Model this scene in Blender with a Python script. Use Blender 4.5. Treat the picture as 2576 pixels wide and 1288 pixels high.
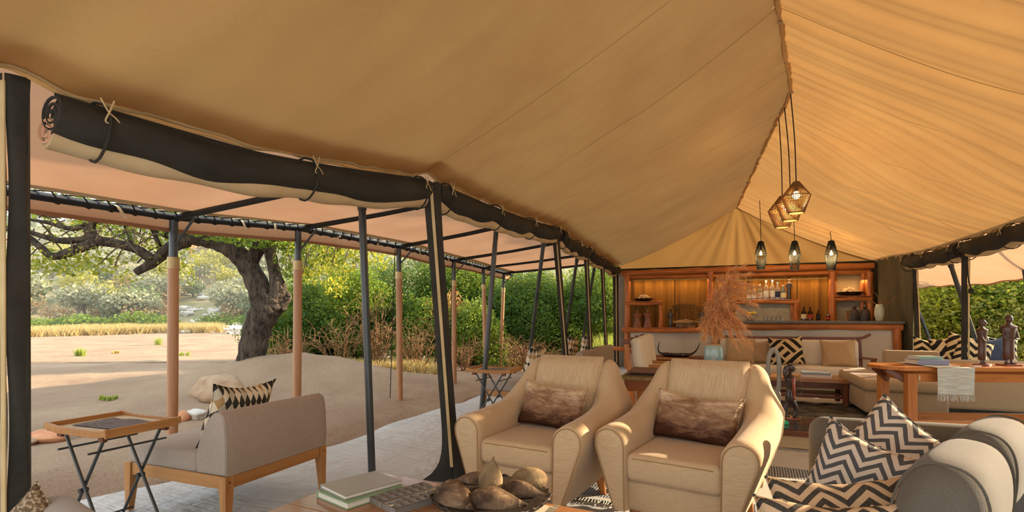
import bpy, bmesh, math, random
import numpy as np
from mathutils import Vector, Matrix

random.seed(7); rng = np.random.default_rng(11)
for o in list(bpy.data.objects): bpy.data.objects.remove(o)
S = bpy.context.scene
# ------------------------------------------------------------ camera
YAW = math.radians(21.5); CH = 1.2; FPX = 1300.0; HOR = 795.0; CXP = 1288.0
cd = bpy.data.cameras.new('camera'); cam = bpy.data.objects.new('camera', cd); S.collection.objects.link(cam)
cam.location = (0, 0, CH); cam.rotation_euler = (math.pi/2, 0, YAW)
cd.sensor_width = 36; cd.lens = FPX/2576*36; cd.shift_y = (HOR-644)/2576; cd.clip_end = 1000; cd.clip_start = .05
S.camera = cam
# ------------------------------------------------------------ sky, sun, exposure
S.view_settings.view_transform = 'Standard'; S.view_settings.look = 'None'
S.view_settings.gamma = 1; S.view_settings.use_curve_mapping = False
S.view_settings.exposure = 0.36
w = bpy.data.worlds.new('sky'); S.world = w; w.use_nodes = True
nt = w.node_tree; nt.nodes.clear()
wo = nt.nodes.new('ShaderNodeOutputWorld'); bg = nt.nodes.new('ShaderNodeBackground')
tc = nt.nodes.new('ShaderNodeTexCoord'); sp = nt.nodes.new('ShaderNodeSeparateXYZ'); rp = nt.nodes.new('ShaderNodeValToRGB')
nt.links.new(tc.outputs['Generated'], sp.inputs[0]); nt.links.new(sp.outputs[2], rp.inputs[0])
rp.color_ramp.elements[0].position = 0.0; rp.color_ramp.elements[0].color = (.97, .97, .95, 1)
rp.color_ramp.elements[1].position = 0.9; rp.color_ramp.elements[1].color = (.72, .86, 1.0, 1)
nt.links.new(rp.outputs[0], bg.inputs[0]); bg.inputs[1].default_value = 1.9
nt.links.new(bg.outputs[0], wo.inputs[0])
SUNDIR = Vector((.79, .59, .29)).normalized()          # towards the sun
sd = bpy.data.lights.new('sun', 'SUN'); sun = bpy.data.objects.new('sun', sd); S.collection.objects.link(sun)
sd.energy = 12; sd.color = (1.0, .80, .55); sd.angle = math.radians(.6)
sun.rotation_euler = (-SUNDIR).to_track_quat('-Z', 'Y').to_euler(); sun.location = SUNDIR*40

# ------------------------------------------------------------ pixel -> place helpers (real depths)
RV = Vector((math.cos(YAW), math.sin(YAW), 0)); FV = Vector((-math.sin(YAW), math.cos(YAW), 0))
def ray(px, py): return RV*((px-CXP)/FPX) + FV + Vector((0, 0, (HOR-py)/FPX))
def W(px, py, D): return Vector((0, 0, CH)) + ray(px, py)*D
def G(px, py, z=0.0): return W(px, py, (CH-z)*FPX/(py-HOR))
def AX(px, py, X): r = ray(px, py); return W(px, py, X/r.x)
def AY(px, py, Y): r = ray(px, py); return W(px, py, Y/r.y)
def depth(p): return Vector(p).dot(FV)

# ------------------------------------------------------------ object helpers
COL = S.collection
def link(name, data, mat=None, parent=None, loc=None, rot=None):
    o = bpy.data.objects.new(name, data); COL.objects.link(o)
    if parent is not None: o.parent = parent
    if loc is not None: o.location = loc
    if rot is not None: o.rotation_euler = rot
    if mat is not None: data.materials.append(mat)
    return o
def tag(o, label=None, cat=None, group=None, kind=None):
    if label: o['label'] = label
    if cat: o['category'] = cat
    if group: o['group'] = group
    if kind: o['kind'] = kind
    return o
def thing(name, label, cat, loc=(0, 0, 0), rz=0, group=None, rot=None):
    o = bpy.data.objects.new(name, None); COL.objects.link(o); o.empty_display_size = .1
    o.location = loc; o.rotation_euler = rot if rot else (0, 0, rz)
    return tag(o, label, cat, group)
def copy_tree(o, parent=None, **kw):
    c = o.copy(); COL.objects.link(c); c.parent = parent
    for ch in list(o.children): copy_tree(ch, c)
    if parent is None:
        if 'loc' in kw: c.location = kw['loc']
        if 'rz' in kw: c.rotation_euler[2] = kw['rz']
        if 'scale' in kw: c.scale = kw['scale']
        tag(c, kw.get('label'), kw.get('cat'), kw.get('group'))
    return c
def frame(t):
    t = t.normalized(); u = Vector((0, 0, 1)) if abs(t.z) < .9 else Vector((1, 0, 0))
    a = t.cross(u).normalized(); return a, t.cross(a).normalized()
class MB:
    def __init__(s): s.v = []; s.f = []
    def add(s, vs, fs):
        o = len(s.v); s.v += [tuple(v) for v in vs]; s.f += [tuple(i+o for i in f) for f in fs]; return s
    def cbox(s, c, d, r=.004, n=1, rot=None):
        bm = bmesh.new(); bmesh.ops.create_cube(bm, size=1)
        for v in bm.verts: v.co = Vector((v.co.x*d[0], v.co.y*d[1], v.co.z*d[2]))
        if r > 0: bmesh.ops.bevel(bm, geom=list(bm.edges), offset=min(r, min(d)*.49), segments=n, affect='EDGES', profile=.5)
        R = rot.to_matrix() if hasattr(rot, 'to_matrix') else rot
        bm.verts.index_update(); c = Vector(c)
        s.add([(R @ v.co if R else v.co)+c for v in bm.verts], [[v.index for v in f.verts] for f in bm.faces]); bm.free(); return s
    def box(s, x0, x1, y0, y1, z0, z1, r=.004, n=1):
        return s.cbox(((x0+x1)/2, (y0+y1)/2, (z0+z1)/2), (abs(x1-x0), abs(y1-y0), abs(z1-z0)), r, n)
    def bar(s, p0, p1, w, h, r=.003, n=1, up=None):
        p0 = Vector(p0); p1 = Vector(p1); t = (p1-p0); L = t.length; t.normalize()
        u = Vector(up) if up else (Vector((0, 0, 1)) if abs(t.z) < .95 else Vector((0, 1, 0)))
        a = t.cross(u).normalized(); b = a.cross(t).normalized()
        R = Matrix((t, a, b)).transposed()
        return s.cbox((p0+p1)/2, (L, w, h), r, n, R)
    def tube(s, pts, rad, seg=8, cap=True, sq=None):
        pts = [Vector(p) for p in pts]; n = len(pts)
        if not hasattr(rad, '__len__'): rad = [rad]*n
        vs = []; a = None
        for i, p in enumerate(pts):
            t = (pts[min(i+1, n-1)]-pts[max(i-1, 0)]).normalized()
            if a is None: a, b = frame(t)
            else:
                a = (a - t*a.dot(t)); a = a.normalized() if a.length > 1e-6 else frame(t)[0]; b = t.cross(a).normalized()
            for k in range(seg):
                th = 2*math.pi*k/seg; vs.append(p+(a*math.cos(th)+b*math.sin(th))*rad[i])
        fs = [(i*seg+k, i*seg+(k+1) % seg, (i+1)*seg+(k+1) % seg, (i+1)*seg+k) for i in range(n-1) for k in range(seg)]
        if cap: fs += [tuple(range(seg))[::-1], tuple(range((n-1)*seg, n*seg))]
        return s.add(vs, fs)
    def lathe(s, prof, seg=24, c=(0, 0, 0), sx=1, sy=1, wob=None):
        c = Vector(c); vs = []
        for (r, z) in prof:
            for k in range(seg):
                th = 2*math.pi*k/seg; q = r*(wob(th, z) if wob else 1)
                vs.append(c+Vector((q*math.cos(th)*sx, q*math.sin(th)*sy, z)))
        n = len(prof)
        fs = [(i*seg+k, i*seg+(k+1) % seg, (i+1)*seg+(k+1) % seg, (i+1)*seg+k) for i in range(n-1) for k in range(seg)]
        if prof[0][0] > 1e-5: fs.append(tuple(range(seg))[::-1])
        if prof[-1][0] > 1e-5: fs.append(tuple(range((n-1)*seg, n*seg)))
        return s.add(vs, fs)
    def grid(s, fn, nu, nv, wrap=False):
        vs = [fn(i/(nu-1), j/(nv-1)) for i in range(nu) for j in range(nv)]
        fs = [(i*nv+j, (i+1)*nv+j, (i+1)*nv+j+1, i*nv+j+1) for i in range(nu-1) for j in range(nv-1)]
        return s.add(vs, fs)
    def blob(s, c, d, seed=0, amp=.15, n=2, fr=1.6):
        bm = bmesh.new(); bmesh.ops.create_icosphere(bm, subdivisions=n, radius=.5); r = random.Random(seed)
        ph = [(r.uniform(1, 3)*fr, r.uniform(0, 6), r.uniform(0, 6)) for _ in range(4)]
        for v in bm.verts:
            q = v.co*2; k = 1+amp*sum(math.sin(a*q.x+b)*math.sin(a*q.y*1.1+c_)+math.sin(a*q.z+c_) for a, b, c_ in ph)*.35
            v.co = Vector((v.co.x*d[0]*k, v.co.y*d[1]*k, v.co.z*d[2]*k))+Vector(c)
        bm.verts.index_update(); s.add([v.co.copy() for v in bm.verts], [[v.index for v in f.verts] for f in bm.faces]); bm.free(); return s
    def mesh(s, name, smooth=35):
        m = bpy.data.meshes.new(name); m.from_pydata(s.v, [], s.f); m.update()
        if smooth:
            m.polygons.foreach_set('use_smooth', [True]*len(m.polygons)); m.set_sharp_from_angle(angle=math.radians(smooth))
        return m
    def build(s, name, mat, parent=None, smooth=35, loc=None, rot=None):
        return link(name, s.mesh(name, smooth), mat, parent, loc, rot)
def npmesh(name, V, F, mat, parent=None, smooth=False, loc=None):
    V = np.asarray(V, dtype=np.float32); F = np.asarray(F, dtype=np.int32); k = F.shape[1]
    m = bpy.data.meshes.new(name); m.vertices.add(len(V)); m.vertices.foreach_set('co', V.ravel())
    m.loops.add(F.size); m.loops.foreach_set('vertex_index', F.ravel())
    m.polygons.add(len(F)); m.polygons.foreach_set('loop_start', np.arange(len(F), dtype=np.int32)*k)
    m.polygons.foreach_set('loop_total', np.full(len(F), k, dtype=np.int32)); m.update(calc_edges=True); m.validate()
    if smooth: m.polygons.foreach_set('use_smooth', [True]*len(F))
    return link(name, m, mat, parent, loc)
def lerp(a, b, t): return a+(b-a)*t
def interp(x, tab): return float(np.interp(x, [t[0] for t in tab], [t[1] for t in tab]))
def bez(pts, n=24):                                       # Catmull-Rom through points
    P = [Vector(p) for p in pts]; P = [P[0]*2-P[1]]+P+[P[-1]*2-P[-2]]; out = []
    m = len(P)-3
    for i in range(m):
        k = max(2, n//m)
        for j in range(k+(1 if i == m-1 else 0)):
            t = j/k; a, b, c, d = P[i:i+4]
            out.append(.5*((2*b)+(c-a)*t+(2*a-5*b+4*c-d)*t*t+(3*b-a-3*c+d)*t**3))
    return out

# ------------------------------------------------------------ materials
def hx(h):
    h = h.lstrip('#'); f = lambda v: v/12.92 if v <= .04045 else ((v+.055)/1.055)**2.4
    return tuple(f(int(h[i:i+2], 16)/255) for i in (0, 2, 4))+(1,)
class NT:
    def __init__(s, name):
        s.m = bpy.data.materials.new(name); s.m.use_nodes = True; s.t = s.m.node_tree; s.t.nodes.clear()
        s.out = s.t.nodes.new('ShaderNodeOutputMaterial'); s.co = None
    def n(s, t, **k):
        x = s.t.nodes.new(t)
        for a, b in k.items(): setattr(x, a, b)
        return x
    def set(s, inp, v):
        if hasattr(v, 'is_output'): s.t.links.new(v, inp)
        else: inp.default_value = v
    def coord(s):
        if s.co is None: s.co = s.n('ShaderNodeTexCoord').outputs['Object']
        return s.co
    def xyz(s): return s.n('ShaderNodeSeparateXYZ'), None
    def sep(s, v): x = s.n('ShaderNodeSeparateXYZ'); s.set(x.inputs[0], v); return x.outputs
    def map(s, sc=(1, 1, 1), rot=(0, 0, 0), loc=(0, 0, 0), v=None):
        x = s.n('ShaderNodeMapping'); s.set(x.inputs[0], v or s.coord()); x.inputs['Scale'].default_value = sc
        x.inputs['Rotation'].default_value = rot; x.inputs['Location'].default_value = loc; return x.outputs[0]
    def noise(s, scale, v=None, detail=3, rough=.55, dist=0):
        x = s.n('ShaderNodeTexNoise'); s.set(x.inputs['Vector'], v or s.coord()); x.inputs['Scale'].default_value = scale
        x.inputs['Detail'].default_value = detail; x.inputs['Roughness'].default_value = rough; x.inputs['Distortion'].default_value = dist
        return x.outputs['Fac']
    def vor(s, scale, v=None, feat='F1', out='Distance'):
        x = s.n('ShaderNodeTexVoronoi', feature=feat); s.set(x.inputs['Vector'], v or s.coord()); x.inputs['Scale'].default_value = scale
        return x.outputs[out]
    def math(s, op, a, b=0.0, c=0.0):
        x = s.n('ShaderNodeMath', operation=op)
        for i, q in enumerate((a, b, c)): s.set(x.inputs[i], q)
        return x.outputs[0]
    def step(s, v, lo, hi):
        x = s.n('ShaderNodeMapRange'); s.set(x.inputs[0], v); x.inputs[1].default_value = lo; x.inputs[2].default_value = hi; return x.outputs[0]
    def mix(s, f, a, b, bt='MIX'):
        x = s.n('ShaderNodeMix', data_type='RGBA', blend_type=bt); s.set(x.inputs[0], f); s.set(x.inputs[6], a); s.set(x.inputs[7], b); return x.outputs[2]
    def bump(s, h, st=.3, d=.01, nrm=None):
        x = s.n('ShaderNodeBump'); s.set(x.inputs['Height'], h); x.inputs['Strength'].default_value = st; x.inputs['Distance'].default_value = d
        if nrm is not None: s.set(x.inputs['Normal'], nrm)
        return x.outputs[0]
    def bsdf(s, col, rough=.7, metal=0, spec=.35, nrm=None, **k):
        x = s.n('ShaderNodeBsdfPrincipled'); s.set(x.inputs['Base Color'], col); s.set(x.inputs['Roughness'], rough)
        x.inputs['Metallic'].default_value = metal; x.inputs['Specular IOR Level'].default_value = spec
        if nrm is not None: s.set(x.inputs['Normal'], nrm)
        for a, b in k.items(): s.set(x.inputs[a.replace('_', ' ')], b)
        return x.outputs[0]
    def fin(s, sh, transl=0, tcol=None, nrm=None):
        if transl:
            t = s.n('ShaderNodeBsdfTranslucent'); s.set(t.inputs[0], tcol)
            if nrm is not None: s.set(t.inputs['Normal'], nrm)
            mx = s.n('ShaderNodeMixShader'); mx.inputs[0].default_value = transl
            s.t.links.new(sh, mx.inputs[1]); s.t.links.new(t.outputs[0], mx.inputs[2]); sh = mx.outputs[0]
        s.t.links.new(sh, s.out.inputs[0]); return s.m
MATS = {}
def M(name, c1, c2=None, rough=.75, scale=6, stretch=(1, 1, 1), detail=4, lo=.35, hi=.65, bump=0, bscale=90, bstretch=None, bdist=.004,
      metal=0, transl=0, spec=.35, isl=0, coat=0, dist=0):
    if name in MATS: return MATS[name]
    n = NT(name); c1 = hx(c1) if isinstance(c1, str) else c1; c2 = c1 if c2 is None else (hx(c2) if isinstance(c2, str) else c2)
    f = n.step(n.noise(scale, n.map(stretch), detail, dist=dist), lo, hi)
    if isl:
        ri = n.n('ShaderNodeNewGeometry').outputs['Random Per Island']; f = n.math('ADD', n.math('MULTIPLY', ri, isl), n.math('MULTIPLY', f, 1-isl))
    col = n.mix(f, c1, c2); nr = None
    if bump: nr = n.bump(n.noise(bscale, n.map(bstretch or stretch), 3), bump, bdist)
    sh = n.bsdf(col, rough, metal, spec, nr, **({'Coat_Weight': coat, 'Coat_Roughness': .15} if coat else {}))
    MATS[name] = n.fin(sh, transl, col, nr); return MATS[name]
def fabric(name, c1, c2, axis=2, scale=380, k=.03, weave=700, bump=.35, rough=.9, transl=0, lo=.30, hi=.70):
    if name in MATS: return MATS[name]
    n = NT(name); st = [1, 1, 1]
    for q in (axis if isinstance(axis, tuple) else (axis,)): st[q] = k
    f = n.noise(scale, n.map(tuple(st)), 2); f2 = n.noise(weave, None, 1); f3 = n.noise(5, None, 2)
    m = n.math('ADD', n.math('MULTIPLY', f, .6), n.math('ADD', n.math('MULTIPLY', f2, .25), n.math('MULTIPLY', f3, .15)))
    col = n.mix(n.step(m, lo, hi), hx(c1), hx(c2)); nr = n.bump(m, bump, .004)
    MATS[name] = n.fin(n.bsdf(col, rough, 0, .2, nr, Sheen_Weight=.15), transl, col); return MATS[name]
def wood(name, c1, c2, axis=0, scale=7, rough=.45, coat=0, bump=.08, k=.07):
    if name in MATS: return MATS[name]
    n = NT(name); st = [1, 1, 1]; st[axis] = k
    v = n.map(tuple(st)); f = n.noise(scale, v, 5, .6, 1.2); g = n.noise(scale*14, v, 2)
    m = n.math('ADD', n.math('MULTIPLY', f, .75), n.math('MULTIPLY', g, .25))
    col = n.mix(n.step(m, .34, .66), hx(c1), hx(c2)); nr = n.bump(m, bump, .004)
    MATS[name] = n.fin(n.bsdf(col, rough, 0, .4, nr, **({'Coat_Weight': coat, 'Coat_Roughness': .12} if coat else {}))); return MATS[name]
# ============================================================ STRUCTURE
YB = 12.3; Y0 = -.9
RIDGE = [(Y0, .40), (4.33, .43), (6.1, .74), (7.5, .66), (YB, .43)]; RZ = [(Y0, 3.56), (6.1, 3.57), (YB, 3.57)]
EL = [(Y0, -2.45, 2.10), (1.1, -2.4, 2.09), (2.0, -2.2, 2.107), (3.35, -2.0, 2.25), (6.6, -2.0, 2.42), (YB, -2.15, 2.37)]
ER = [(Y0, 2.95, 2.2), (6.9, 2.95, 2.22), (8.2, 2.95, 2.17), (YB, 2.95, 2.3)]
LPOST = [1.1, 3.35, 6.75, 8.75, 10.3, 12.1]; RPOST = [1.2, 4.8, 8.2, 11.0]
def eave(side, Y):
    t = EL if side < 0 else ER
    x = interp(Y, [(a, b) for a, b, c in t]); z = interp(Y, [(a, c) for a, b, c in t])
    ps = LPOST if side < 0 else RPOST
    for a, b in zip(ps[:-1], ps[1:]):
        if a < Y < b: z -= .035*math.sin(math.pi*(Y-a)/(b-a))
    return x, z
def roof(side, Y, v, wr=True):
    xr = interp(Y, RIDGE); zr = interp(Y, RZ); xe, ze = eave(side, Y)
    x = lerp(xr, xe, v); z = lerp(zr, ze, v) - .10*4*v*(1-v)*(.8+.2*math.sin(Y*1.7))
    if wr:
        a = 0
        ps = LPOST if side < 0 else RPOST                      # folds fanning from the posts and running down the slope
        for p in ps:
            d = Y-p; a += .020*math.exp(-(d/(.25+.8*(1-v)))**2)*math.cos(d/(.07+.22*(1-v)))*math.exp(-((1-v)/.45)**2)
        amp = (.007+.008*(1-v)) if side < 0 else .015
        yy = Y+.25*math.sin(v*2.2+Y*.4)+.10*math.sin(v*5+Y)
        g = interp(Y, [(1, .15), (3.4, .4), (5, 1), (YB, 1)]) if side < 0 else 1
        a += g*amp*(math.sin(yy*17)+.8*math.sin(yy*29+v*1.5)*math.sin(yy*3.1)+.5*math.sin(yy*47+2*v))
        a += .02*math.sin(yy*2.3+1.1*v)*math.sin(math.pi*min(1, v))
        if side < 0:                                              # broad slack folds running up from the eave posts
            for (p, k_, w0, am) in ((3.35, 1.0, .16, .040), (3.35, 2.3, .22, .030), (3.35, -.5, .14, .022), (2.1, .45, .16, .022), (2.1, -.6, .14, .018), (2.1, 1.3, .2, .02), (6.75, .8, .15, .022), (6.75, -.7, .15, .02), (1.1, .7, .2, .02)):
                s_ = Y-p-k_*(1-v); r0 = (1-v); a += am*min(1, r0/.25)*math.exp(-r0/.75)*math.exp(-(s_/(w0*(.35+r0)))**2)
        z += a
    return Vector((x, Y, z))
def roof_z(side, X, Y):
    xr = interp(Y, RIDGE); xe, ze = eave(side, Y); return roof(side, Y, (X-xr)/(xe-xr), False).z

def canvas(name, c1, c2, tr, bump=.25, lines=None, seam='#5d4426'):
    n = NT(name)
    f = n.math('ADD', n.math('MULTIPLY', n.noise(1.3, None, 5), .65), n.math('MULTIPLY', n.noise(160, None, 2), .35))
    col = n.mix(n.step(f, .36, .64), hx(c1), hx(c2))
    if lines:
        sx = n.sep(n.coord()); q = n.math('FRACT', n.math('DIVIDE', n.math('ADD', sx[1], lines[1]), lines[0]))
        col = n.mix(n.math('MULTIPLY', n.math('LESS_THAN', q, lines[2]), n.math('GREATER_THAN', sx[1], 3.0)), col, hx(seam))
    nr = n.bump(n.noise(320, None, 2), bump, .003)
    return n.fin(n.bsdf(col, .88, 0, .15, nr), tr, col, nr)
m_roof = canvas('roof_canvas', '#a67b49', '#b28852', .24, lines=(1.12, .02, .0035))
m_gable = canvas('gable_canvas', '#94703f', '#a07b48', .24)
m_fly = canvas('awning_canvas', '#ae7f5c', '#ba8d6a', .42)
m_flyr = canvas('awning_canvas_right', '#bd9068', '#c99e78', .40)
m_hem = M('hem_canvas', '#c49a63', '#b98d55', .9, bump=.3)
m_dark = M('dark_canvas', '#2b2924', '#3a362e', .85, scale=3, bump=.7, bscale=11, bdist=.03, spec=.25, stretch=(1, .5, 1))
m_dark2 = M('olive_dark_canvas', '#4b4636', '#5a533f', .85, scale=2, bump=.35, bscale=260, stretch=(3, 3, .4))
m_cream = M('cream_canvas', '#cdb48c', '#bfa378', .9, scale=3, bump=.3, bscale=200)
m_tape = M('cotton_tape', '#c9b184', '#b79c6d', .9)
m_rope = M('cotton_rope', '#b49a6e', '#9d8258', .9)
m_cord = M('black_cord', '#221f1c', None, .8)
m_steel = M('black_steel', '#2a2e2e', '#383d3d', .35, spec=.6)
m_beam = M('dark_beam_steel', '#191a1a', '#222424', .5, spec=.3)
m_steel2 = M('grey_steel_sleeve', '#565c5e', '#454b4d', .35, metal=.5)
m_brass = M('brass_collar', '#c0a878', '#ab9264', .45, metal=.3)
m_polewood = wood('pole_wood', '#b98c66', '#966a48', 2, 9, .45)

# floor: the grey canvas ground sheet, edge wandering on the sand side
m_floor = None
n = NT('groundsheet')

wv = n.noise(2.2, n.map((.35, 1.6, 1), (0, 0, .25)), 5, .6, 1.5); wv2 = n.noise(9, n.map((.4, 1.4, 1), (0, 0, -.2)), 4, .6, 1.0)
hh = n.math('ADD', n.math('MULTIPLY', wv, .7), n.math('MULTIPLY', wv2, .3))
col = n.mix(n.step(n.noise(1.1, None, 4), .35, .65), hx('#b3b2b0'), hx('#c1c0be'))
rdg1 = n.math('SUBTRACT', 1, n.math('MULTIPLY', n.math('ABSOLUTE', n.math('SUBTRACT', n.noise(3.2, n.map((.3, 1.5, 1), (0, 0, .3)), 3, .55, 1.2), .5)), 5)); rdg2 = n.math('SUBTRACT', 1, n.math('MULTIPLY', n.math('ABSOLUTE', n.math('SUBTRACT', n.noise(4.1, n.map((1.2, .5, 1), (0, 0, -.5)), 3, .55, .8), .5)), 7))
hh = n.math('ADD', hh, n.math('ADD', n.math('MULTIPLY', n.math('MAXIMUM', rdg1, 0), .13), n.math('MULTIPLY', n.math('MAXIMUM', rdg2, 0), .08)))
m_floor = n.fin(n.bsdf(col, .5, 0, .4, n.bump(hh, 1.0, .07)))
b = MB(); NYF = 60; EDGE = [(-3, -4.2), (2.03, -3.94), (2.6, -3.77), (3.98, -3.4), (7.24, -3.43), (9, -3.5), (13.6, -3.6)]
def flo(u, v):
    Y = lerp(-2.5, 13.4, u); x0 = interp(Y, EDGE)+.05*math.sin(Y*2.1)+.02*math.sin(Y*6); X = lerp(x0, 3.7, v)
    z = .004*math.sin(X*9+Y*2)+.004*math.sin(Y*11+X*1.3) if v > 0.01 else -.03
    return (X, Y, z-.004)
b.grid(flo, 120, 70); tag(b.build('floor', m_floor), kind='structure', label='grey canvas ground sheet laid under the tent')

# ceiling: two slopes of canvas with hem and ridge webbing
for sd_, nm in ((-1, 'ceiling_slope_left'), (1, 'ceiling_slope_right')):
    b = MB(); b.grid(lambda u, v: roof(sd_, lerp(Y0, YB, u), v), 420, 56)
    o = b.build('ceiling', m_roof, smooth=180); tag(o, 'tan canvas tent roof slope on the ' + ('river side' if sd_ < 0 else 'bush side'), kind='structure')
    b = MB()                                                      # hem lip below the eave
    def hem(u, v):
        Y = lerp(Y0, YB, u); x, z = eave(sd_, Y); p = roof(sd_, Y, 1); w_ = .03+.012*math.sin(Y*5.1)+.006*math.sin(Y*17)
        return (p.x-sd_*.012*math.sin(v*3), Y, p.z+.006-w_*v)
    b.grid(hem, 300, 5); b.build('hem', m_hem, o, smooth=180)
    b = MB(); r_ = random.Random(3)
    ys = np.arange(.4, YB-.1, .085); pts = []
    for y in ys:
        x, z = eave(sd_, y); p = roof(sd_, y, 1); pts.append((p.x-sd_*(.012+.006*r_.random()), y, p.z-.006+.008*r_.uniform(-1, 1)))
    b.tube(bez(pts, len(pts)*2), .006, 5); b.build('eave_rope', m_rope, o)
b = MB(); pts = [Vector((interp(y, RIDGE)+.006*math.sin(y*7), y, interp(y, RZ)-.012-.008*math.sin(y*5))) for y in np.linspace(Y0, YB, 90)]
b.tube(pts, .022, 6); o = tag(b.build('ridge_seam', m_hem), 'gathered canvas seam running along the tent ridge', 'seam')
for k, y in enumerate([4.6, 5.35, 6.1, 6.55, 7.1, 7.9, 8.8, 10, 11.2]):
    bb = MB(); c = Vector((interp(y, RIDGE), y, interp(y, RZ)-.02)); bb.tube([c+Vector((-.035, 0, .01)), c+Vector((0, .01, -.02)), c+Vector((.035, 0, .01))], .010, 6); bb.build('knot', m_rope, o)

# back gable and walls
def gable(u, v):
    z0 = 2.28; xl, zl = eave(-1, YB); xr, zr = eave(1, YB); X = lerp(xl, xr, u); xc = interp(YB, RIDGE)
    zt = lerp(zl, RZ[-1][1], min(1, (X-xl)/(xc-xl))) if X < xc else lerp(zr, RZ[-1][1], min(1, (xr-X)/(xr-xc)))
    zz = lerp(min(z0, zt), zt, v); ang = math.atan2(X-xc, 3.75-zz)
    rr = math.hypot(X-xc, 3.6-zz)
    return (X, YB-.02+(.016*math.sin(ang*17+1.4*math.sin(ang*4))+.012*math.sin(ang*31+2*math.sin(ang*2.3)))*min(1, rr/.7)*math.exp(-(abs(ang)/1.05)**4)-.02*math.sin(ang*7), zz)
b = MB(); b.grid(gable, 160, 40); tag(b.build('wall_back_gable', m_gable, smooth=180), 'pleated tan canvas gable above the bar', kind='structure')
b = MB(); b.box(-2.2, 3.0, YB-.01, YB+.02, -.02, 2.3, .002); tag(b.build('wall_back', M('grey_canvas', '#9a8f7c', '#8c816f', .9, bump=.3, bscale=200)), 'grey canvas back wall of the bar', kind='structure')
b = MB(); b.box(-2.15, 2.95, YB-.16, YB-.08, 2.235, 2.30, .01); tag(b.build('trim_1', m_dark), 'dark canvas band under the gable', kind='structure')
b = MB(); b.grid(lambda u, v: (2.93+.02*math.sin(u*23)+.012*math.sin(u*57), lerp(10.02, YB, u), lerp(0, eave(1, lerp(10.02, YB, u))[1], v)), 50, 12)
tag(b.build('wall_right', m_dark2, smooth=180), 'dark olive canvas side wall at the end of the bar', kind='structure')

# ------------------------------------------------------------ ground, riverbed, hill
def gz(X, Y):
    p = Vector((X, Y, 0)); D = p.dot(FV); x = p.dot(RV)
    z = -.035+.012*math.sin(X*2.1)*math.sin(Y*1.7)
    if X < -3.6: z += .02*math.sin(X*5.3+Y*2)*math.sin(Y*4.4)
    if X > interp(Y, EDGE)+.12 and X < 3.6 and -2.4 < Y < 13.2: z -= .06
    t = min(1, max(0, (D-12)/14)); z -= .45*t*t*(3-2*t)*(1 if x < 1.5 else max(0, 1-(x-1.5)/3))
    mx, my = MOUND; d2 = ((X-mx)**2/2.6+(Y-my)**2/1.7); z += .52*math.exp(-d2*.9)+.02*math.sin(X*6.1+Y*2)*math.sin(Y*5.3)*math.exp(-d2*.3)
    mx2, my2 = MOUND[0]+1.3, MOUND[1]+.7; z += .20*math.exp(-((X-mx2)**2+(Y-my2)**2)*.6)
    if D > 44: t = (D-44); z += .05*min(t, 10) + (.30*max(0, t-10)*(1+.12*math.sin(x*.06+1)+.07*math.sin(x*.17)) if t > 10 else 0)
    return z
tp = W(632, 930, 8.9); MOUND = (tp.x+.25, tp.y+.15)
Ds = np.concatenate([np.linspace(-4, 1.5, 8), np.linspace(2, 14, 110), np.linspace(14.4, 44, 40), np.linspace(46, 160, 50)])
V = []; F = []; NU = 150
for i, D in enumerate(Ds):
    wd = max(16, D*1.35+8)
    for j in range(NU):
        s_ = j/(NU-1)*2-1; s_ = s_*(.35+.65*abs(s_)) if D < 14 else s_
        p = FV*D+RV*(s_*wd-1.2 if D < 14 else s_*wd); V.append((p.x, p.y, gz(p.x, p.y)))
for i in range(len(Ds)-1):
    for j in range(NU-1): F.append((i*NU+j, i*NU+j+1, (i+1)*NU+j+1, (i+1)*NU+j))
n = NT('sand'); fp = n.vor(5.5, n.map((1, 1, .2)), 'SMOOTH_F1'); nz = n.noise(26, None, 6, .65); lz = n.noise(.55, None, 5)
col = n.mix(n.step(lz, .35, .65), hx('#a4886f'), hx('#b99e82')); col = n.mix(n.step(n.noise(60, None, 3), .58, .75), col, hx('#8d6b4d'))
sxy = n.sep(n.coord()); gD = n.math('ADD', n.math('MULTIPLY', sxy[0], FV.x), n.math('MULTIPLY', sxy[1], FV.y))
hc = n.mix(n.step(n.noise(.4, None, 5), .4, .6), hx('#ab9b76'), hx('#8b8a62')); col = n.mix(n.step(n.math('ADD', gD, n.math('MULTIPLY', lz, 6)), 50, 56), col, hc)
hgt = n.math('ADD', n.math('MULTIPLY', fp, .8), n.math('MULTIPLY', nz, .6))
m_sand = n.fin(n.bsdf(col, .95, 0, .1, n.bump(hgt, 1.0, .10)))
tag(npmesh('ground', V, F, m_sand, smooth=True), 'pale sand of the camp and dry riverbed rising to a far hill', kind='structure')

# ------------------------------------------------------------ river-side awning
XO = lambda Y: interp(Y, [(-.5, -4.7), (3.1, -4.38), (4.3, -4.15), (6.1, -4.1), (8, -4.25), (11.4, -4.7)])
ZO = lambda Y: interp(Y, [(-.5, 2.02), (3.1, 2.06), (4.3, 2.14), (6.1, 2.17), (8, 2.18), (11.4, 2.23)])
YA0, YA1 = -.5, 11.9
def awn(u, v):
    Y = lerp(YA0, YA1, u); x, z = eave(-1, Y); xo = XO(Y)+.085; X = lerp(xo, x+.12, v); zz = lerp(ZO(Y)+.03, z+.10, v)
    zz -= .03*math.sin(math.pi*v)*(1+.5*math.sin(Y*2)); zz += .006*math.sin(Y*9+v*4)*math.sin(v*3.1)
    return (X, Y, zz)
aw = thing('awning', 'pink tinted canvas awning stretched along the river side of the tent', 'awning', (0, 0, 0))
b = MB(); b.grid(awn, 160, 24); b.build('awning_sheet', m_fly, aw, smooth=180)
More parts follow.
